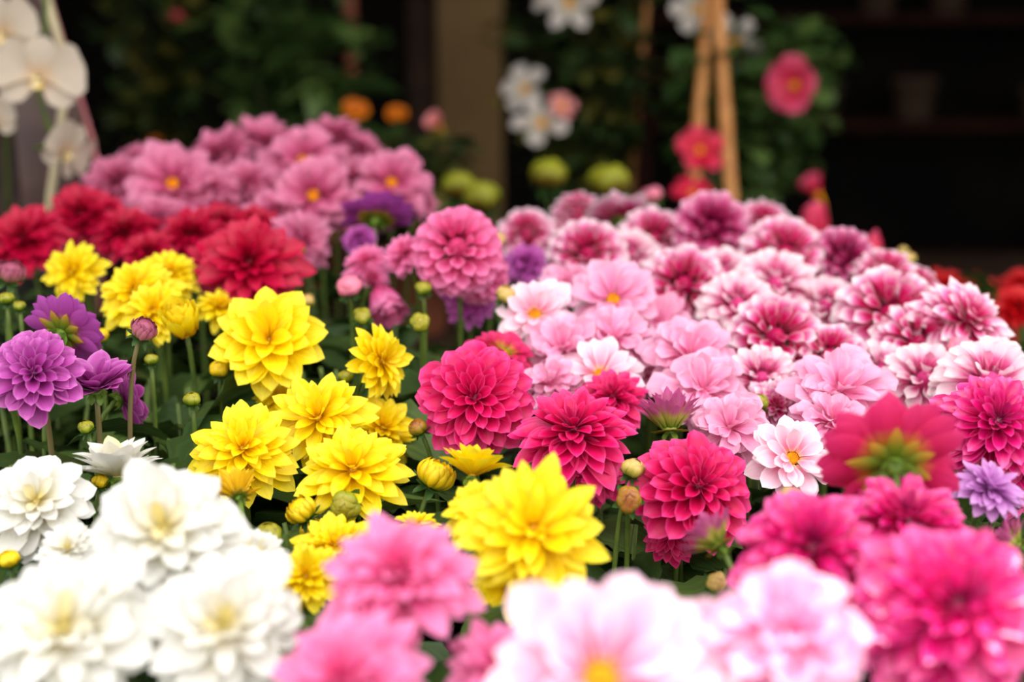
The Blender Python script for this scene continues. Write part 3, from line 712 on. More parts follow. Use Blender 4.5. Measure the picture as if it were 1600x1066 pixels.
# ---- pale pinks in the middle
g = 'pale pink dahlias'
for k, m_, x, y, s, d, f, l in (
    ('open', 'blush', 836, 492, 124, 1.04, (-.15, .32, .93), 'blush dahlia with bright square orange heart'),
    ('open', 'pale', 958, 468, 146, 1.08, (.0, .48, .87), 'strong pink open dahlia with small orange heart'),
    ('loose', 'pale', 880, 546, 130, 1.02, (-.1, .5, .8), 'ruffled pale pink dahlia behind the magentas'),
    ('loose', 'pale', 958, 532, 130, 1.03, (.0, .6, .7), 'ruffled pale pink dahlia below the strong pink open one'),
    ('open', 'blush', 938, 586, 140, .99, (.0, .7, .7), 'blush white dahlia with yellow heart above a magenta one'),
    ('loose', 'pale', 1030, 506, 120, 1.10, (.0, .6, .7), 'cool pale pink dahlia near the striped blooms'),
    ('loose', 'pale', 1078, 560, 150, 1.00, (.1, .6, .8), 'glossy pale pink dahlia with curled petals in mid bed'),
    ('loose', 'pale', 1098, 612, 150, .96, (-.1, .6, .8), 'pale pink dahlia behind the half open mauve one'),
    ('loose', 'pale', 1140, 670, 128, .91, (-.1, .45, .9), 'pale pink dahlia with amber hollow touching the sharp magenta one'),
    ('open', 'blush', 1238, 716, 140, .86, (.15, .42, .9), 'sharp blush dahlia with broken orange heart'),
    ('loose', 'pale', 1310, 612, 176, .94, (.05, .65, .75), 'wide pale pink dahlia with shiny petals and bronze hollow'),
    ('loose', 'pale', 1300, 660, 130, .91, (.0, .7, .7), 'pale pink dahlia squeezed above the fuchsia one turned away'),
    ('loose', 'pale', 860, 600, 100, .98, (-.2, .6, .7), 'pale pink dahlia in the shade beside the sharp round magenta'),
    ('loose', 'pale', 1018, 590, 90, 1.02, (.0, .6, .7), 'small pale pink dahlia between the blush white and glossy ones'),
    ('loose', 'pale', 885, 445, 90, 1.14, (-.1, .6, .7), 'dusky pink dahlia between two with orange hearts'),
    ('quill', 'bicolor_light', 1546, 596, 168, .95, (.0, .72, .68), 'pale dahlia with white rimmed rounded petals above the fuchsias')):
    D(k, m_, x, y, s*1.06, d, f, l, g, nv=8, nu=7)
# ---- striped magenta and white
g = 'magenta and white dahlias'
for k, m_, x, y, s, d, f, l in (
    ('quill', 'bicolor', 918, 398, 120, 1.22, (-.05, .5, .86), 'dark hearted magenta and white dahlia by the violet one'),
    ('quill', 'bicolor', 822, 366, 90, 1.36, (-.1, .6, .7), 'small magenta and white dahlia behind the violet one'),
    ('quill', 'bicolor', 902, 332, 84, 1.42, (-.1, .8, .4), 'magenta and white dahlia peaking under a lime pompon'),
    ('back', 'bicolor', 968, 338, 96, 1.36, (.0, .85, -.45), 'magenta and white dahlia seen from beneath with green cup'),
    ('quill', 'bicolor', 1022, 374, 110, 1.30, (.0, .5, .8), 'magenta and white dahlia below the pink rosebud'),
    ('quill', 'mauve', 1113, 356, 116, 1.28, (.0, .35, .93), 'round mauve dahlia with paler rim and dark heart below the cane'),
    ('quill', 'bicolor', 1192, 350, 86, 1.38, (.0, .6, .75), 'small dark hearted magenta and white dahlia near the climber'),
    ('quill', 'bicolor', 1068, 444, 130, 1.15, (-.05, .45, .87), 'boldly striped magenta and white dahlia with long tips'),
    ('quill', 'bicolor_light', 1152, 476, 116, 1.10, (.0, .6, .75), 'pale striped dahlia with shaded gap at its side'),
    ('quill', 'bicolor', 1226, 396, 128, 1.24, (.05, .5, .85), 'magenta and white dahlia with crimson heart high on the slope'),
    ('quill', 'mauve', 1316, 402, 100, 1.24, (.15, .4, .9), 'mauve pink dahlia with darker heart high on the slope'),
    ('quill', 'bicolor_light', 1212, 444, 130, 1.15, (.0, .7, .65), 'pale white streaked dahlia in the middle of the slope'),
    ('quill', 'bicolor_light', 1130, 425, 90, 1.20, (.0, .7, .65), 'pale streaked dahlia below the round mauve one'),
    ('quill', 'bicolor_light', 1290, 478, 110, 1.14, (.0, .7, .65), 'pale dahlia with dusky petals beneath above a leafy gap'),
    ('quill', 'bicolor', 1212, 526, 140, 1.04, (-.03, .45, .88), 'magenta and white dahlia with a ring of pale tips and olive heart'),
    ('quill', 'bicolor', 1296, 556, 112, 1.03, (-.1, .6, .75), 'magenta and white dahlia in upright stripes beside the ringed one'),
    ('quill', 'bicolor', 1392, 492, 160, 1.08, (.0, .5, .85), 'large magenta and white dahlia with bold oval white tips'),
    ('quill', 'bicolor', 1436, 536, 130, 1.05, (.2, .4, .85), 'magenta and white dahlia below the one with bold oval tips'),
    ('decofull', 'bicolor', 1510, 502, 150, 1.05, (.35, .55, .7), 'deep pink dahlia with white edged petals in front of scarlet blooms'),
    ('quill', 'bicolor', 1384, 428, 96, 1.22, (.1, .7, .6), 'pink and white dahlia on the crest of the slope'),
    ('quill', 'bicolor', 1432, 444, 70, 1.25, (.2, .7, .6), 'small pink and white dahlia on the crest beside the scarlets'),
    ('quill', 'bicolor_light', 1445, 592, 130, .99, (.0, .7, .7), 'whitish dahlia flushed pink beside the white rimmed one'),
    ('quill', 'bicolor_light', 1378, 580, 110, 1.02, (.0, .7, .65), 'whitish dahlia flushed pink behind the wide pale pink one'),
    ('quill', 'bicolor_light', 1190, 592, 116, .99, (.0, .6, .75), 'whitish dahlia with magenta centre below the ringed one'),
    ('decofull', 'bicolor', 1212, 636, 96, .96, (.0, .4, .9), 'magenta dahlia with few white tips in the shade by a spiky bud'),
    ('quill', 'bicolor_light', 1560, 558, 84, 1.00, (.1, .8, .5), 'blurred pale dahlia at the picture edge over the white rimmed one'),
    ('quill', 'bicolor_light', 985, 398, 90, 1.26, (.0, .6, .7), 'pale streaked dahlia behind the strong pink open one'),
    ('quill', 'bicolor', 868, 372, 60, 1.40, (-.1, .6, .7), 'smallest magenta and white dahlia on the far row')):
    D(k, m_, x, y, s*1.13, d, f, l, g, nv=7, nu=5)
# ---- scarlets
g = 'scarlet dahlias beyond the striped ones'
for x, y, s, d, l in ((1592, 478, 90, 1.35, 'scarlet dahlia in better light at the picture edge'), (1560, 520, 70, 1.38, 'scarlet dahlia below the brighter one at the edge'),
                      (1476, 452, 90, 1.70, 'dark scarlet dahlia directly over the crest'), (1530, 458, 84, 1.70, 'dark scarlet dahlia second along over the crest'),
                      (1596, 440, 60, 1.60, 'scarlet dahlia under small green leaves at the edge'), (1432, 446, 56, 1.74, 'dark scarlet dahlia peeping behind the crest')):
    D('decofull', 'scarlet', x, y, s, d, T, l, g, nv=7, nu=5)
# ---- half open ones and buds
g = 'half open dahlias'
D('half', 'halfopen', 1046, 668, 118, .90, (-.05, .93, -.15), 'half open mauve dahlia with yellow green base, sharp', g, back=True)
D('half', 'halfopen', 1122, 850, 110, .74, (-.55, .70, -.35), 'half open pink dahlia leaning over with yellow green base, blurred', g, back=True)
D('half', 'halfopen', 1588, 852, 90, .76, (-.6, .5, -.2), 'half open dahlia with greenish base at the picture edge', g, back=True)
g = 'dahlia buds'
bud('budpurple', 225, 514, 44, .88, (.5, .75, .4), 'mauve bud about to open on tall reddish stalk', g, form='open', stemmat='purplestem')
bud('budpurple', 18, 424, 46, 1.00, (.3, .8, .4), 'dark mauve bud in front of the dark crimsons', g, form='open')
bud('budyellow', 683, 742, 64, .84, (.45, .80, .1), 'fat yellow bud opening beside the cup shaped yellow dahlia', g, form='open')
bud('budyellow', 470, 796, 52, .82, (-.5, .70, .3), 'yellow bud with pleated petals under the low yellow dahlia', g, form='open')
bud('budgreen', 540, 790, 50, .82, (-.05, -.2, .95), 'round green yellow bud facing out under the low yellow dahlia', g)
bud('budgreen', 420, 836, 44, .80, (-.1, .85, .4), 'ribbed green yellow bud at the edge of the white dahlias', g)
bud('budyellow', 488, 826, 40, .84, (-.2, .8, .3), 'yellow green bud behind the pleated one', g)
bud('budyellow', 156, 524, 30, 1.00, (0, .9, .3), 'small yellow bud behind the purple one turned away', g)
bud('budyellow', 343, 576, 32, .96, (.1, .7, .6), 'yellow bud under the wide open yellow dahlia', g)
bud('budgreen', 236, 562, 22, .94, (0, .9, .3), 'tiny yellow green bud below the mauve bud', g)
bud('budgreen', 300, 624, 28, .90, (0, .9, .4), 'small green bud with spread sepals among dark leaves', g)
bud('budgreen', 134, 668, 26, .86, (-.2, .85, .4), 'small green bud with long sepals below the purple blooms', g)
bud('budgreen', 10, 466, 24, .98, (0, .9, .4), 'small yellow green bud under the dark mauve one', g)
bud('budgreen', 30, 478, 20, .98, (0, .9, .4), 'tiny yellow green bud touching the picture edge group', g)
bud('budyellow', 122, 524+374, 34, .72, (0, .9, .3), 'blurred yellow bud between the white dahlias', g)
bud('budyellow', 14, 874, 34, .78, (0, .8, .5), 'dull yellow bud under a white dahlia by the picture edge', g)
bud('budyellow', 158, 752, 28, .84, (.3, .8, .3), 'yellow bud tucked under the edge on white dahlia', g)
bud('budgreen', 662, 450, 27, 1.06, (0, .75, .6), 'small lime bud below the smooth petalled pink dahlia', g)
bud('budgreen', 656, 504, 32, 1.00, (0, .35, .93), 'pale lime bud facing out above dark green leaf', g)
bud('budgreen', 566, 494, 30, 1.02, (0, .6, .8), 'lime bud above the sideways yellow dahlia', g)
bud('budgreen', 541, 588, 26, .96, (0, .8, .5), 'lime bud beside the sideways yellow dahlia', g)
bud('budpink', 545, 447, 40, 1.06, (0, .55, .83), 'pink bud with open eye on pale green stalk', g)
bud('budcream', 790, 460, 32, 1.04, (.2, .75, .5), 'cream bud between round pink and blush dahlias', g)
bud('budcream', 776, 374, 30, 1.20, (.2, .8, .4), 'cream bud behind the large round pink dahlia', g)
bud('budcream', 480, 470, 26, 1.10, (0, .8, .4), 'small rosy bud hidden between crimson and yellow blooms', g)
bud('budgreen', 466, 388, 26, 1.14, (.1, .8, .4), 'green bud in front of the drooping rose pink dahlia', g)
bud('budred', 983, 780, 45, .82, (-.05, .25, .96), 'round olive bud facing out beside the sharp pointed magenta dahlia', g)
bud('budcream', 990, 732, 40, .84, (.35, .85, .2), 'pale bud with spread green sepals above the olive one', g)
bud('budred', 652, 668, 32, .90, (-.4, .6, .5), 'reddish bud pressed to the side of the sharp round magenta', g)
bud('budpink', 1500, 544, 42, 1.02, (0, .3, .95), 'dusty pink bud with a dark eye under the deep pink dahlia', g)
bud('budgreen', 1186, 628, 34, .94, (.1, .8, .5), 'dark green spiky bud among the pale pinks', g)
bud('budcream', 1352, 470, 30, 1.14, (0, .6, .7), 'cream bud within the pale striped dahlias', g)
bud('budcream', 1170, 402, 24, 1.26, (0, .7, .6), 'tiny cream bud below the round mauve dahlia', g)
bud('budcream', 1120, 910, 34, .76, (.2, .3, .9), 'olive bud beneath the blurred half open dahlia', g)
bud('budcream', 1238, 782, 50, .74, (0, .8, .5), 'blurred cream bud over the soft focused fuchsia', g)
bud('budcream', 1420, 404, 24, 1.34, (0, .9, .3), 'yellowish bud against the dark over the crest', g)
bud('budcream', 1410, 392, 18, 1.36, (-.3, .9, .2), 'tiny brownish bud against the dark over the crest', g)
bud('budpink', 1018, 304, 36, 1.60, (-.3, .9, .2), 'pale pink pointed bud beside the low red star flower', g, form='open', lean=(0, .0))

# ---- leafy plants between the blooms
CL = [
    (60, 690, .92, 'dahlia leaves below the sharp purple bloom'), (160, 700, .95, 'dahlia leaves behind the edge on white bloom'),
    (250, 640, .95, 'dahlia leaves behind the reddish bud stalk'), (310, 600, 1.02, 'dahlia leaves under the yellow cluster'),
    (290, 690, .92, 'dahlia leaves beside the yellow bloom above white ones'), (380, 650, 1.00, 'dahlia leaves below the wide open yellow bloom'),
    (500, 560, 1.08, 'dahlia leaves behind the sideways yellow bloom'), (560, 620, 1.02, 'dahlia leaves in the gap around sideways yellow bloom'),
    (640, 560, 1.06, 'dahlia leaves below the pale lime bud'), (700, 520, 1.12, 'dahlia leaves under the round pink bloom'),
    (600, 470, 1.20, 'dahlia leaves behind the lime buds'), (40, 540, 1.04, 'dahlia leaves behind the purple blooms'),
    (190, 560, 1.10, 'dahlia leaves in the shade under yellow blooms'), (450, 500, 1.18, 'dahlia leaves below the crimson blooms'),
    (50, 910, .74, 'dahlia shoots between the white blooms'), (440, 790, .86, 'dahlia leaves around the round buds'),
    (560, 820, .84, 'dahlia leaves under the low yellow bloom'), (640, 790, .88, 'dahlia leaves below the fat yellow bud'),
    (690, 700, .98, 'dahlia leaves under the sharp round magenta bloom'), (960, 800, .90, 'dahlia leaves behind the olive bud'),
    (1000, 890, .80, 'dahlia leaves in the dark gap above sunlit bloom'), (860, 760, .98, 'dahlia leaves below the broad magenta bloom'),
    (660, 1000, .70, 'dahlia leaves in the dark gap between pink blooms'), (1090, 920, .84, 'dahlia leaves under the half open blurred bloom'),
    (1300, 520, 1.20, 'dahlia leaves in the gap among striped blooms'), (1150, 560, 1.12, 'dahlia leaves between pale pinks and striped ones'),
    (1540, 600, 1.14, 'dahlia leaves behind the deep pink bloom'), (1570, 820, .86, 'dahlia leaves under the fuchsias at the edge'),
    (1100, 470, 1.30, 'dahlia leaves deep among striped blooms'), (850, 440, 1.34, 'dahlia leaves under the violet bloom'),
    (1400, 420, 1.45, 'dahlia leaves rising over the crest'), (300, 420, 1.36, 'dahlia leaves under the crimsons'),
    (520, 360, 1.42, 'dahlia leaves under the rose pinks'), (100, 440, 1.30, 'dahlia leaves in dark corner below crimsons'),
    (240, 930, .68, 'dahlia leaves between the big white blooms'), (1440, 700, .92, 'dahlia leaves beneath the fuchsias'),
    (1230, 700, .98, 'dahlia leaves beneath the pale pinks'), (1590, 450, 1.62, 'dahlia leaves over the scarlet blooms'),
    (230, 1060, .60, 'dahlia leaves at the bottom between white blooms'), (780, 370, 1.60, 'dahlia leaves under the lime pompons'), (980, 340, 1.66, 'dahlia leaves behind the far striped row')]
CL += [(110, 705, .90, 'dahlia leaves under the side on purple bloom'), (230, 690, .90, 'dahlia leaves over the edge on white bloom'),
       (330, 650, .95, 'dahlia leaves around the small bud with spread sepals'), (645, 610, 1.00, 'dahlia leaves below the sideways yellow bloom'),
       (600, 522, 1.08, 'dahlia leaves reaching up beside the lime buds'), (265, 590, 1.02, 'dahlia leaves around the tiny bud'), (520, 520, 1.12, 'dahlia leaves under the pink bud with open eye')]
for i, (x, y, d, l) in enumerate(CL):
    clump(x, y-14, d, 'dark green '+l, seed=i)
# dark tongue-shaped leaves right behind the lime bud etc. come from the clumps

# ------------------------------------------------------------------ beyond the bench
bb = thing('plant_bench', 'dark plant bench standing behind the dahlias', 'bench', (0, 2.55, 0))
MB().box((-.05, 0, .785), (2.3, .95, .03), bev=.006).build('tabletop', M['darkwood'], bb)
for sx in (-1.1, 1.0):
    for sy in (-.42, .42):
        MB().box((sx, sy, .385), (.05, .05, .77), bev=.006).build('leg', M['darkwood'], bb)
BZ = .80

def pot(x, y, z, r, h, label, mat='terracotta', group='flower pots in the shop'):
    t = thing('flower_pot', label, 'pot', (x, y, z), group)
    MB().lathe([(.0001, 0), (r*.72, 0), (r*.78, h*.05), (r*.94, h*.8), (r*1.04, h*.8), (r*1.06, h), (r*.92, h), (r*.88, h*.86)], sides=28).build('body', M[mat], t, smooth=True)
    MB().lathe([(r*.9, h*.86), (r*.5, h*.88), (.0001, h*.88)], sides=28).build('soil', M['soil'], t, smooth=True)
    return t

# column and the red-brown post
tag(MB().box((at(736, 200, 3.6).x, at(736, 200, 3.6).y, 1.225), (.162, .16, 2.45), bev=.006).build('column', M['column']), 'square ochre column rising to the roof behind the flowers', 'column')
p = at(549, 100, 2.95)
MB_ = MB(); MB_.tube([(0, 0, 0), (0, 0, 1.2), (0, 0, 2.45)], .0125, 14)
o = MB_.build('wooden_post', M['redwood'], smooth=True); o.location = (p.x, p.y, 0)
tag(o, 'thin red brown post standing in the dark beside the green shrub', 'post')
tag(MB().box((at(650, 100, 3.9).x, at(650, 100, 3.9).y+.2, 1.225), (.07, .08, 2.45), bev=.005).build('door_post', M['darkwood']), 'dark wooden upright beside the ochre column', 'post')

def shrub(px0, px1, py0, py1, d, n, L, W, label, seed, mat='darkleaf', stakes=0, up=.3, pr=.09, depth=.16, cat='plant', name='potted_shrub', potlabel='dark pot'):
    rng = np.random.default_rng(seed)
    a, b = at(px0, py1, d), at(px1, py0, d)
    cx = (a.x+b.x)/2; hw = (b.x-a.x)/2; z0, z1 = a.z, b.z
    pot(cx, a.y, BZ, pr, .13, potlabel)
    base0 = Vector((cx, a.y, BZ+.115))
    t = thing(name, label, cat, base0, 'potted plants behind the dahlias')
    br = MB(); tips = []
    for k in range(12):
        tx = rng.uniform(-hw, hw); ty = rng.uniform(-depth, depth); tz = rng.uniform((z0+z1)/2, z1)-base0.z
        tips.append((tx, ty, tz))
        br.tube([(tx*.1, ty*.1, -.005), (tx*.5, ty*.5, tz*.4), (tx, ty, tz)], [.004, .003, .0014], 6)
    P, Dr = [], []
    for k in range(n):
        tp = tips[k % 12]; f = rng.uniform(.25, 1)
        P.append((tp[0]*f + rng.normal(0, .03), tp[1]*f+rng.normal(0, .03), tp[2]*f))
        an = rng.uniform(0, 6.28); Dr.append((math.cos(an), math.sin(an), rng.normal(up, .4)))
    V, uv, rg = leaf_arrays(P, Dr, L*rng.uniform(.6, 1.3, n), W*rng.uniform(.8, 1.2, n), rng.uniform(.2, 1.1, n), .2, rng, nv=7, nu=5, serr=0)
    mesh_obj('leaves', V, grid_faces(n, 7, 5), M[mat], t, uv, rg)
    br.build('branches', M['branch'], t, smooth=True)
    return t

shrub(180, 340, -60, 260, 2.85, 300, .06, .3, 'dark leafy shrub in deep shade beside the paper sleeve', 1, potlabel='pot under the dark shrub')
shrub(380, 545, -70, 220, 2.45, 300, .11, .2, 'green shrub with long drooping leaves beside red brown post', 2, mat='leaf', potlabel='pot under the long leaved shrub')
shrub(560, 720, 190, 330, 2.2, 240, .045, .36, 'low dark green marigold plant below the column', 3, potlabel='pot of the low marigold plant', pr=.07)
shrub(800, 1010, -60, 320, 2.5, 620, .05, .36, 'dark climber covered with white star flowers', 4, potlabel='pot under the white flowered climber')
shrub(1000, 1290, -60, 330, 2.4, 760, .05, .38, 'climber on bamboo canes with red trumpet flowers', 5, mat='leaf', potlabel='pot under the red flowered climber')

# bamboo canes
def cane(x0, y0, x1, y1, d0, d1, r, label, mat='bamboo'):
    top, low = at(x0, y0, d0), at(x1, y1, d1)
    k = (low.z-(BZ+.10))/(top.z-low.z) if top.z > low.z else 0
    foot = low + (low-top)*k
    t = top-foot
    mb = MB(); pts, rad = [], []
    for i in range(13):
        f = i/12; pts.append(tuple(t*f)); rad.append(r*(1.12 if i % 3 == 0 else 1.0)*(1-.15*f))
    mb.tube(pts, rad, 10)
    o = mb.build('bamboo_cane', M[mat], smooth=True); o.location = foot
    return tag(o, label, 'plant stake', 'bamboo canes in the climber')
cane(1112, -60, 1088, 240, 2.22, 2.20, .0105, 'bamboo cane slanting down to the red star flower')
cane(1118, -60, 1142, 310, 2.20, 2.17, .0100, 'bamboo cane running down past the red star flower to the striped blooms')
cane(1016, -60, 992, 220, 2.56, 2.54, .006, 'thin bamboo cane half hidden by dark leaves')

# ---- simple star and trumpet flowers of the climbers
def star(px, py, diam, d, face, mat, label, group, n=5, W=.42, disc='disc', e0=30, e1=-10, shape='round', name='climber_flower', soil=None):
    CNT[0] += 1
    rng = np.random.default_rng(5000+CNT[0])
    c = at(px, py, d); nv_ = facing(face); R = diam*d/FPX/2
    q = frame_quat(nv_, rng.uniform(0, 6.28))
    t = thing(name, label, 'flower', c-nv_*R*.7, group)
    off = nv_*R*.55
    for k in range(n):                       # each petal a mesh of its own
        one = np.ones(1)
        V, uv, rg = petal_ring(np.array([k*2*math.pi/n+rng.normal(0, .06)]), one*R*.08, one*0, one*R*(1+rng.normal(0, .05)), one*R*W, np.radians(e0)*one, np.radians(e1+rng.normal(0, 8))*one, .5*one, shape, one*rng.uniform(.3, 1), rng, 9, 7, wave=.12)
        o = mesh_obj('petal', V, grid_faces(1, 9, 7), M[mat], t, uv, rg)
        o.location = off; o.rotation_mode = 'QUATERNION'; o.rotation_quaternion = q
    mb = MB(); mb.lathe([(R*.03, -R*.6), (R*.08, -R*.4), (R*.14, -.05*R), (R*.16, R*.08), (R*.08, R*.16), (.0001, R*.18)], sides=14)
    o = mb.build('flower_centre', M[disc], t, smooth=True)
    o.location = off; o.rotation_mode = 'QUATERNION'; o.rotation_quaternion = q
    if soil is None: sp_ = [off-nv_*R*.55, off-nv_*R*1.2+Vector((0, .02, -.02)), off-nv_*R*1.6+Vector((0, .05, -.06))]
    else: sp_ = [off-nv_*R*.1, off*.5+Vector((0, 0, (soil-t.location.z)*.5)), Vector((.01, .01, soil-t.location.z))]
    mb = MB(); mb.tube(sp_, .0018, 6)
    mb.build('stem', M['stem'], t, smooth=True)
    return t
g = 'white star flowers of the climber'
star(890, 4, 90, 2.30, (.1, -.2, .95), 'starwhite', 'white star flower hanging at the top edge above dark leaves', g, W=.3, shape='acute')
star(858, -4, 60, 2.34, (-.4, -.2, .9), 'starwhite', 'smaller white star flower at the top edge beside another', g, W=.3, shape='acute')
star(818, 138, 78, 2.34, (-.4, .2, .85), 'starwhite', 'dim white star flower beside the ochre column', g, W=.36)
star(846, 190, 92, 2.25, (0, .45, .85), 'starwhite', 'white star flower with yellow throat above a lime pompon', g, W=.34)
star(878, 165, 44, 2.24, (.3, .2, .9), 'peach', 'small blush flower touching the white one with yellow throat', g, W=.4)
star(1088, 14, 74, 2.26, (-.2, 0, .95), 'starwhite', 'white star flower behind the tops of the bamboo canes', g, W=.4)
star(1150, 64, 96, 2.24, (.3, .2, .9), 'starwhite', 'white star flower with long petals beside the bamboo canes', g, W=.26, shape='acute')
star(1118, 40, 50, 2.30, (.0, .2, .9), 'starwhite', 'small white star flower between the bamboo canes', g, W=.4)
g = 'red and pink trumpet flowers of the climber'
star(1094, 234, 76, 2.05, (0, .2, .97), 'starred', 'rose red star flower leaning on the bamboo cane', g, W=.44)
star(1082, 300, 66, 2.02, (0, .6, .75), 'starred', 'rose red star flower low behind the round mauve bloom', g, W=.44)
star(1240, 134, 96, 2.15, (-.55, -.1, .75), 'starpink', 'coral pink trumpet flower beside dark shop', g, W=.46, e0=50, e1=-20)
star(1276, 300, 70, 2.15, (-.5, .8, .2), 'starpink', 'small coral bud like flower below the trumpet flower', g, W=.4, e0=70, e1=50)
star(1276, 382, 150, 1.75, (-.1, .95, .1), 'starpink', 'upright closed pink trumpet flower behind striped blooms', g, W=.30, e0=88, e1=84, shape='acute', soil=SOIL)
star(1362, 424, 140, 1.50, (-.1, .95, .1), 'starpink', 'upright closed pink flower on the crest of the slope', g, W=.30, e0=88, e1=84, shape='acute', soil=SOIL)
g = 'marigolds below the column'
star(556, 172, 42, 2.10, (.2, .5, .8), 'orange', 'deep orange marigold at the foot of the red brown post', g, n=9, W=.4)
star(620, 178, 34, 2.15, (0, .6, .8), 'orange', 'small dim orange marigold above the dark plant', g, n=9, W=.4)
star(684, 196, 50, 2.12, (-.5, .4, .7), 'peach', 'peach pink rose like bloom beside the ochre column', g, n=8, W=.5, e0=70, e1=40)
star(242, 222, 20, 2.72, (0, .4, .9), 'orange', 'tiny dull orange bloom in the dark behind the pinks', g, n=6)
star(276, 26, 22, 2.74, (0, .4, .9), 'starpink', 'tiny pink bloom in the dark shrub', g, n=5)

# ---- lime pompons on stalks
g = 'lime green pompon blooms'
for x, y, s, f, l in ((716, 290, 54, (0, .97, .2), 'lime pompon half hidden behind its neighbour by the column'), (752, 308, 62, (.1, .95, .3), 'lime pompon with brown underside below the column'),
                      (858, 272, 62, (0, .97, .2), 'lime and brown pompon under the white star flowers'), (952, 282, 68, (0, .95, .3), 'largest lime pompon standing alone against dark leaves')):
    bud('budlime', x, y, s, 1.78, f, l, g, name='pompon_bloom')['category'] = 'flower'

# ---- orchid in a paper sleeve at the edge
oc = at(-6, 250, 1.62)
pot(oc.x, oc.y, SOIL-.004, .055, .10, 'pale pot inside the mauve paper sleeve', 'ceramic')
sl = thing('paper_sleeve', 'translucent mauve paper sleeve wrapped around the white orchid', 'wrapping', (oc.x, oc.y, SOIL))
nA, nH = 64, 14
vs = []
zt = at(0, -60, 1.62).z - SOIL
for j in range(nH):
    f = j/(nH-1); z = .012+f*(zt-.012)
    zf = (z+SOIL - at(0, 250, 1.62).z)/(at(0, 0, 1.62).z-at(0, 250, 1.62).z)    # 0 at py 250, 1 at py 0
    r = max(.05, .112 - .042*zf) if zf > 0 else .112*min(1, .70+.30*z/.2)
    for i in range(nA+1):
        an = math.radians(-62) + math.radians(304)*i/nA        # open towards the camera-left front
        rr = r*(1+.025*math.sin(an*11+f*3))
        vs.append((rr*math.cos(an), rr*math.sin(an)*.8, z))
mesh_obj('sleeve_wall', vs, grid_faces(1, nH, nA+1), M['paper'], sl)
mb = MB(); st = []
for j in range(nH): st.append(Vector(vs[j*(nA+1)+13])*1.012)
mb.tube(st, .0028, 6); mb.build('pink_ribbon', M['paperpink'], sl, smooth=True)['label'] = 'pink foil ribbon'
mb = MB(); a_, b_ = at(56, -60, 1.50), at(100, 90, 1.52)
ft = a_ + (b_-a_)*((a_.z-(SOIL+.0))/(a_.z-b_.z))
ft = Vector((oc.x+.03, oc.y-.02, SOIL+.08)); mb.tube([ft-ft, (at(80, 300, 1.55)-ft), at(98, 170, 1.53)-ft, b_-ft, (a_-ft)*.5+(b_-ft)*.5, a_-ft], .0045, 10)
o = mb.build('support_cane', M['cream'], smooth=True); o.location = ft; tag(o, 'cream support cane crossing in front of the mauve sleeve', 'plant stake')

def orchid(px, py, diam, d, face, label, spin=0):
    c = at(px, py, d); nv_ = facing(face); R = diam*d/FPX/2
    q = frame_quat(nv_, 0) @ Quaternion((0, 0, 1), spin)
    t = thing('orchid_bloom', label, 'flower', c-nv_*R*.3, 'white orchid blooms')
    rng = np.random.default_rng(int(px)+900)
    one = np.ones(1)
    for k, (az, L, W, nm) in enumerate(((90, .95, .40, 'sepal'), (210, .95, .38, 'sepal'), (330, .95, .38, 'sepal'), (18, 1.05, .66, 'petal'), (162, 1.05, .66, 'petal'))):
        V, uv, rg = petal_ring(np.radians(np.array([float(az)])), one*R*.06, one*(0 if nm == 'sepal' else R*.05), one*R*L, one*R*W, np.radians(16)*one, np.radians(-14)*one, .45*one, 'spoon' if nm == 'petal' else 'acute', one*.5, rng, 11, 11, wave=.04)
        o = mesh_obj(nm, V, grid_faces(1, 11, 11), M['orchid'], t, uv, rg)
        o.location = nv_*R*.3; o.rotation_mode = 'QUATERNION'; o.rotation_quaternion = q
    V, uv, rg = petal_ring(np.radians(np.array([270., 235., 305.])), np.ones(3)*R*.04, np.ones(3)*R*.08, R*np.array([.34, .26, .26]), R*np.array([.16, .14, .14]), np.radians(np.array([20., 50, 50])), np.radians(np.array([60., 100, 100])), np.ones(3), 'round', np.ones(3), rng, 8, 7)
    o = mesh_obj('lip', V, grid_faces(3, 8, 7), M['lip'], t)
    o.location = nv_*R*.3; o.rotation_mode = 'QUATERNION'; o.rotation_quaternion = q
    mb = MB(); back = nv_*R*.3
    mb.tube([back, back-nv_*.02, back-nv_*.035+Vector((-.01, .01, -.01))], .0018, 6); mb.build('stem', M['stem'], t, smooth=True)
    return t
orchid(62, 122, 132, 1.42, (.12, -.05, .98), 'white orchid bloom with yellow lip facing out in front of sleeve')
orchid(8, 52, 118, 1.44, (-.2, -.1, .97), 'white orchid bloom with amber lip cut by the picture edge')
orchid(100, 236, 100, 1.42, (.75, -.35, .35), 'white orchid bloom drooping side on above the dark crimsons', .5)
orchid(-6, 190, 80, 1.46, (-.3, -.1, .9), 'white orchid bloom peeping in below the facing one')
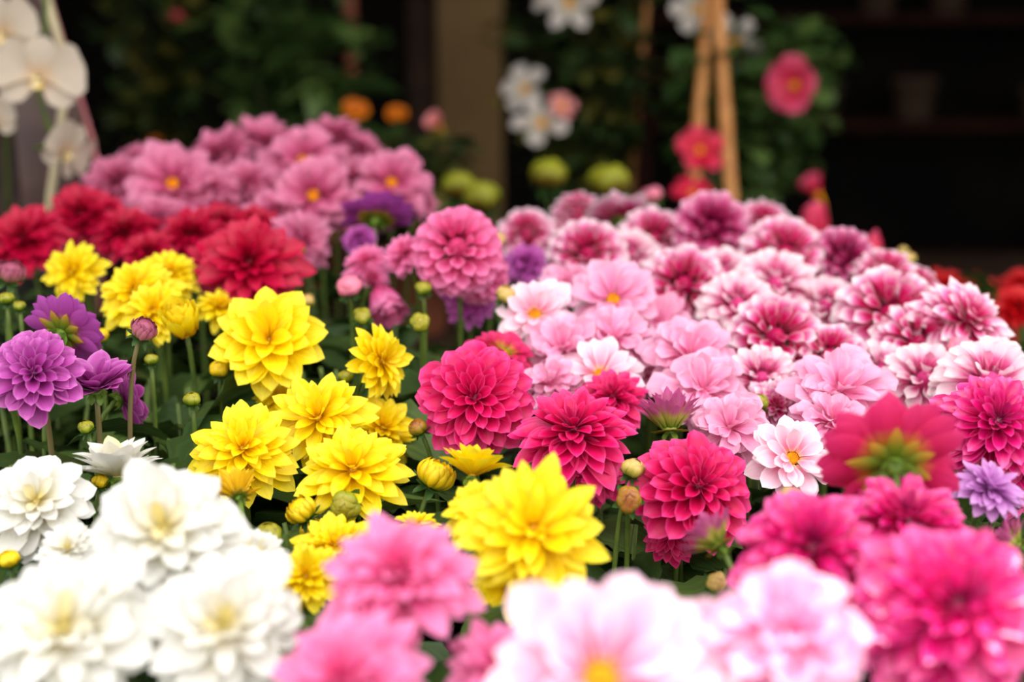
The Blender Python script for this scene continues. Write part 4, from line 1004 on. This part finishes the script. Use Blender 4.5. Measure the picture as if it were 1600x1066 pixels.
# flower spike
mb = MB()
k0 = Vector((oc.x, oc.y, SOIL+.09)); pts = [k0, at(10, 150, 1.58), at(40, -30, 1.55), at(60, -60, 1.50), at(72, 0, 1.46), at(70, 90, 1.455), at(60, 150, 1.455), at(80, 210, 1.45)]
mb.tube([tuple(p-k0) for p in pts], .0025, 8); o = mb.build('orchid_spike', M['stem'], smooth=True); o.location = k0
tag(o, 'green orchid stalk arching over behind the white orchid blooms', 'plant stalk')
lv = thing('orchid_leaves', 'grey green strap leaves at the foot of the white orchid', 'plant', (oc.x, oc.y, SOIL+.085))
rngl = np.random.default_rng(4)
for k, (tx, ty, dd) in enumerate(((96, 330, 1.36), (-80, 300, 1.45), (-60, 380, 1.5))):
    e = at(tx, ty, dd)-Vector((oc.x, oc.y, SOIL+.085)); L = e.length*1.1
    V, uv, rg = leaf_arrays([(0, 0, 0)], [tuple(e + Vector((0, 0, .10)))], [L], [.13], [.8], .25, rngl, serr=0, nv=9, roll=[0.1])
    mesh_obj('leaf', V, grid_faces(1, 9, 7), M['greyleaf'], lv, uv, rg)

# ---- dim shelves in the dark shop
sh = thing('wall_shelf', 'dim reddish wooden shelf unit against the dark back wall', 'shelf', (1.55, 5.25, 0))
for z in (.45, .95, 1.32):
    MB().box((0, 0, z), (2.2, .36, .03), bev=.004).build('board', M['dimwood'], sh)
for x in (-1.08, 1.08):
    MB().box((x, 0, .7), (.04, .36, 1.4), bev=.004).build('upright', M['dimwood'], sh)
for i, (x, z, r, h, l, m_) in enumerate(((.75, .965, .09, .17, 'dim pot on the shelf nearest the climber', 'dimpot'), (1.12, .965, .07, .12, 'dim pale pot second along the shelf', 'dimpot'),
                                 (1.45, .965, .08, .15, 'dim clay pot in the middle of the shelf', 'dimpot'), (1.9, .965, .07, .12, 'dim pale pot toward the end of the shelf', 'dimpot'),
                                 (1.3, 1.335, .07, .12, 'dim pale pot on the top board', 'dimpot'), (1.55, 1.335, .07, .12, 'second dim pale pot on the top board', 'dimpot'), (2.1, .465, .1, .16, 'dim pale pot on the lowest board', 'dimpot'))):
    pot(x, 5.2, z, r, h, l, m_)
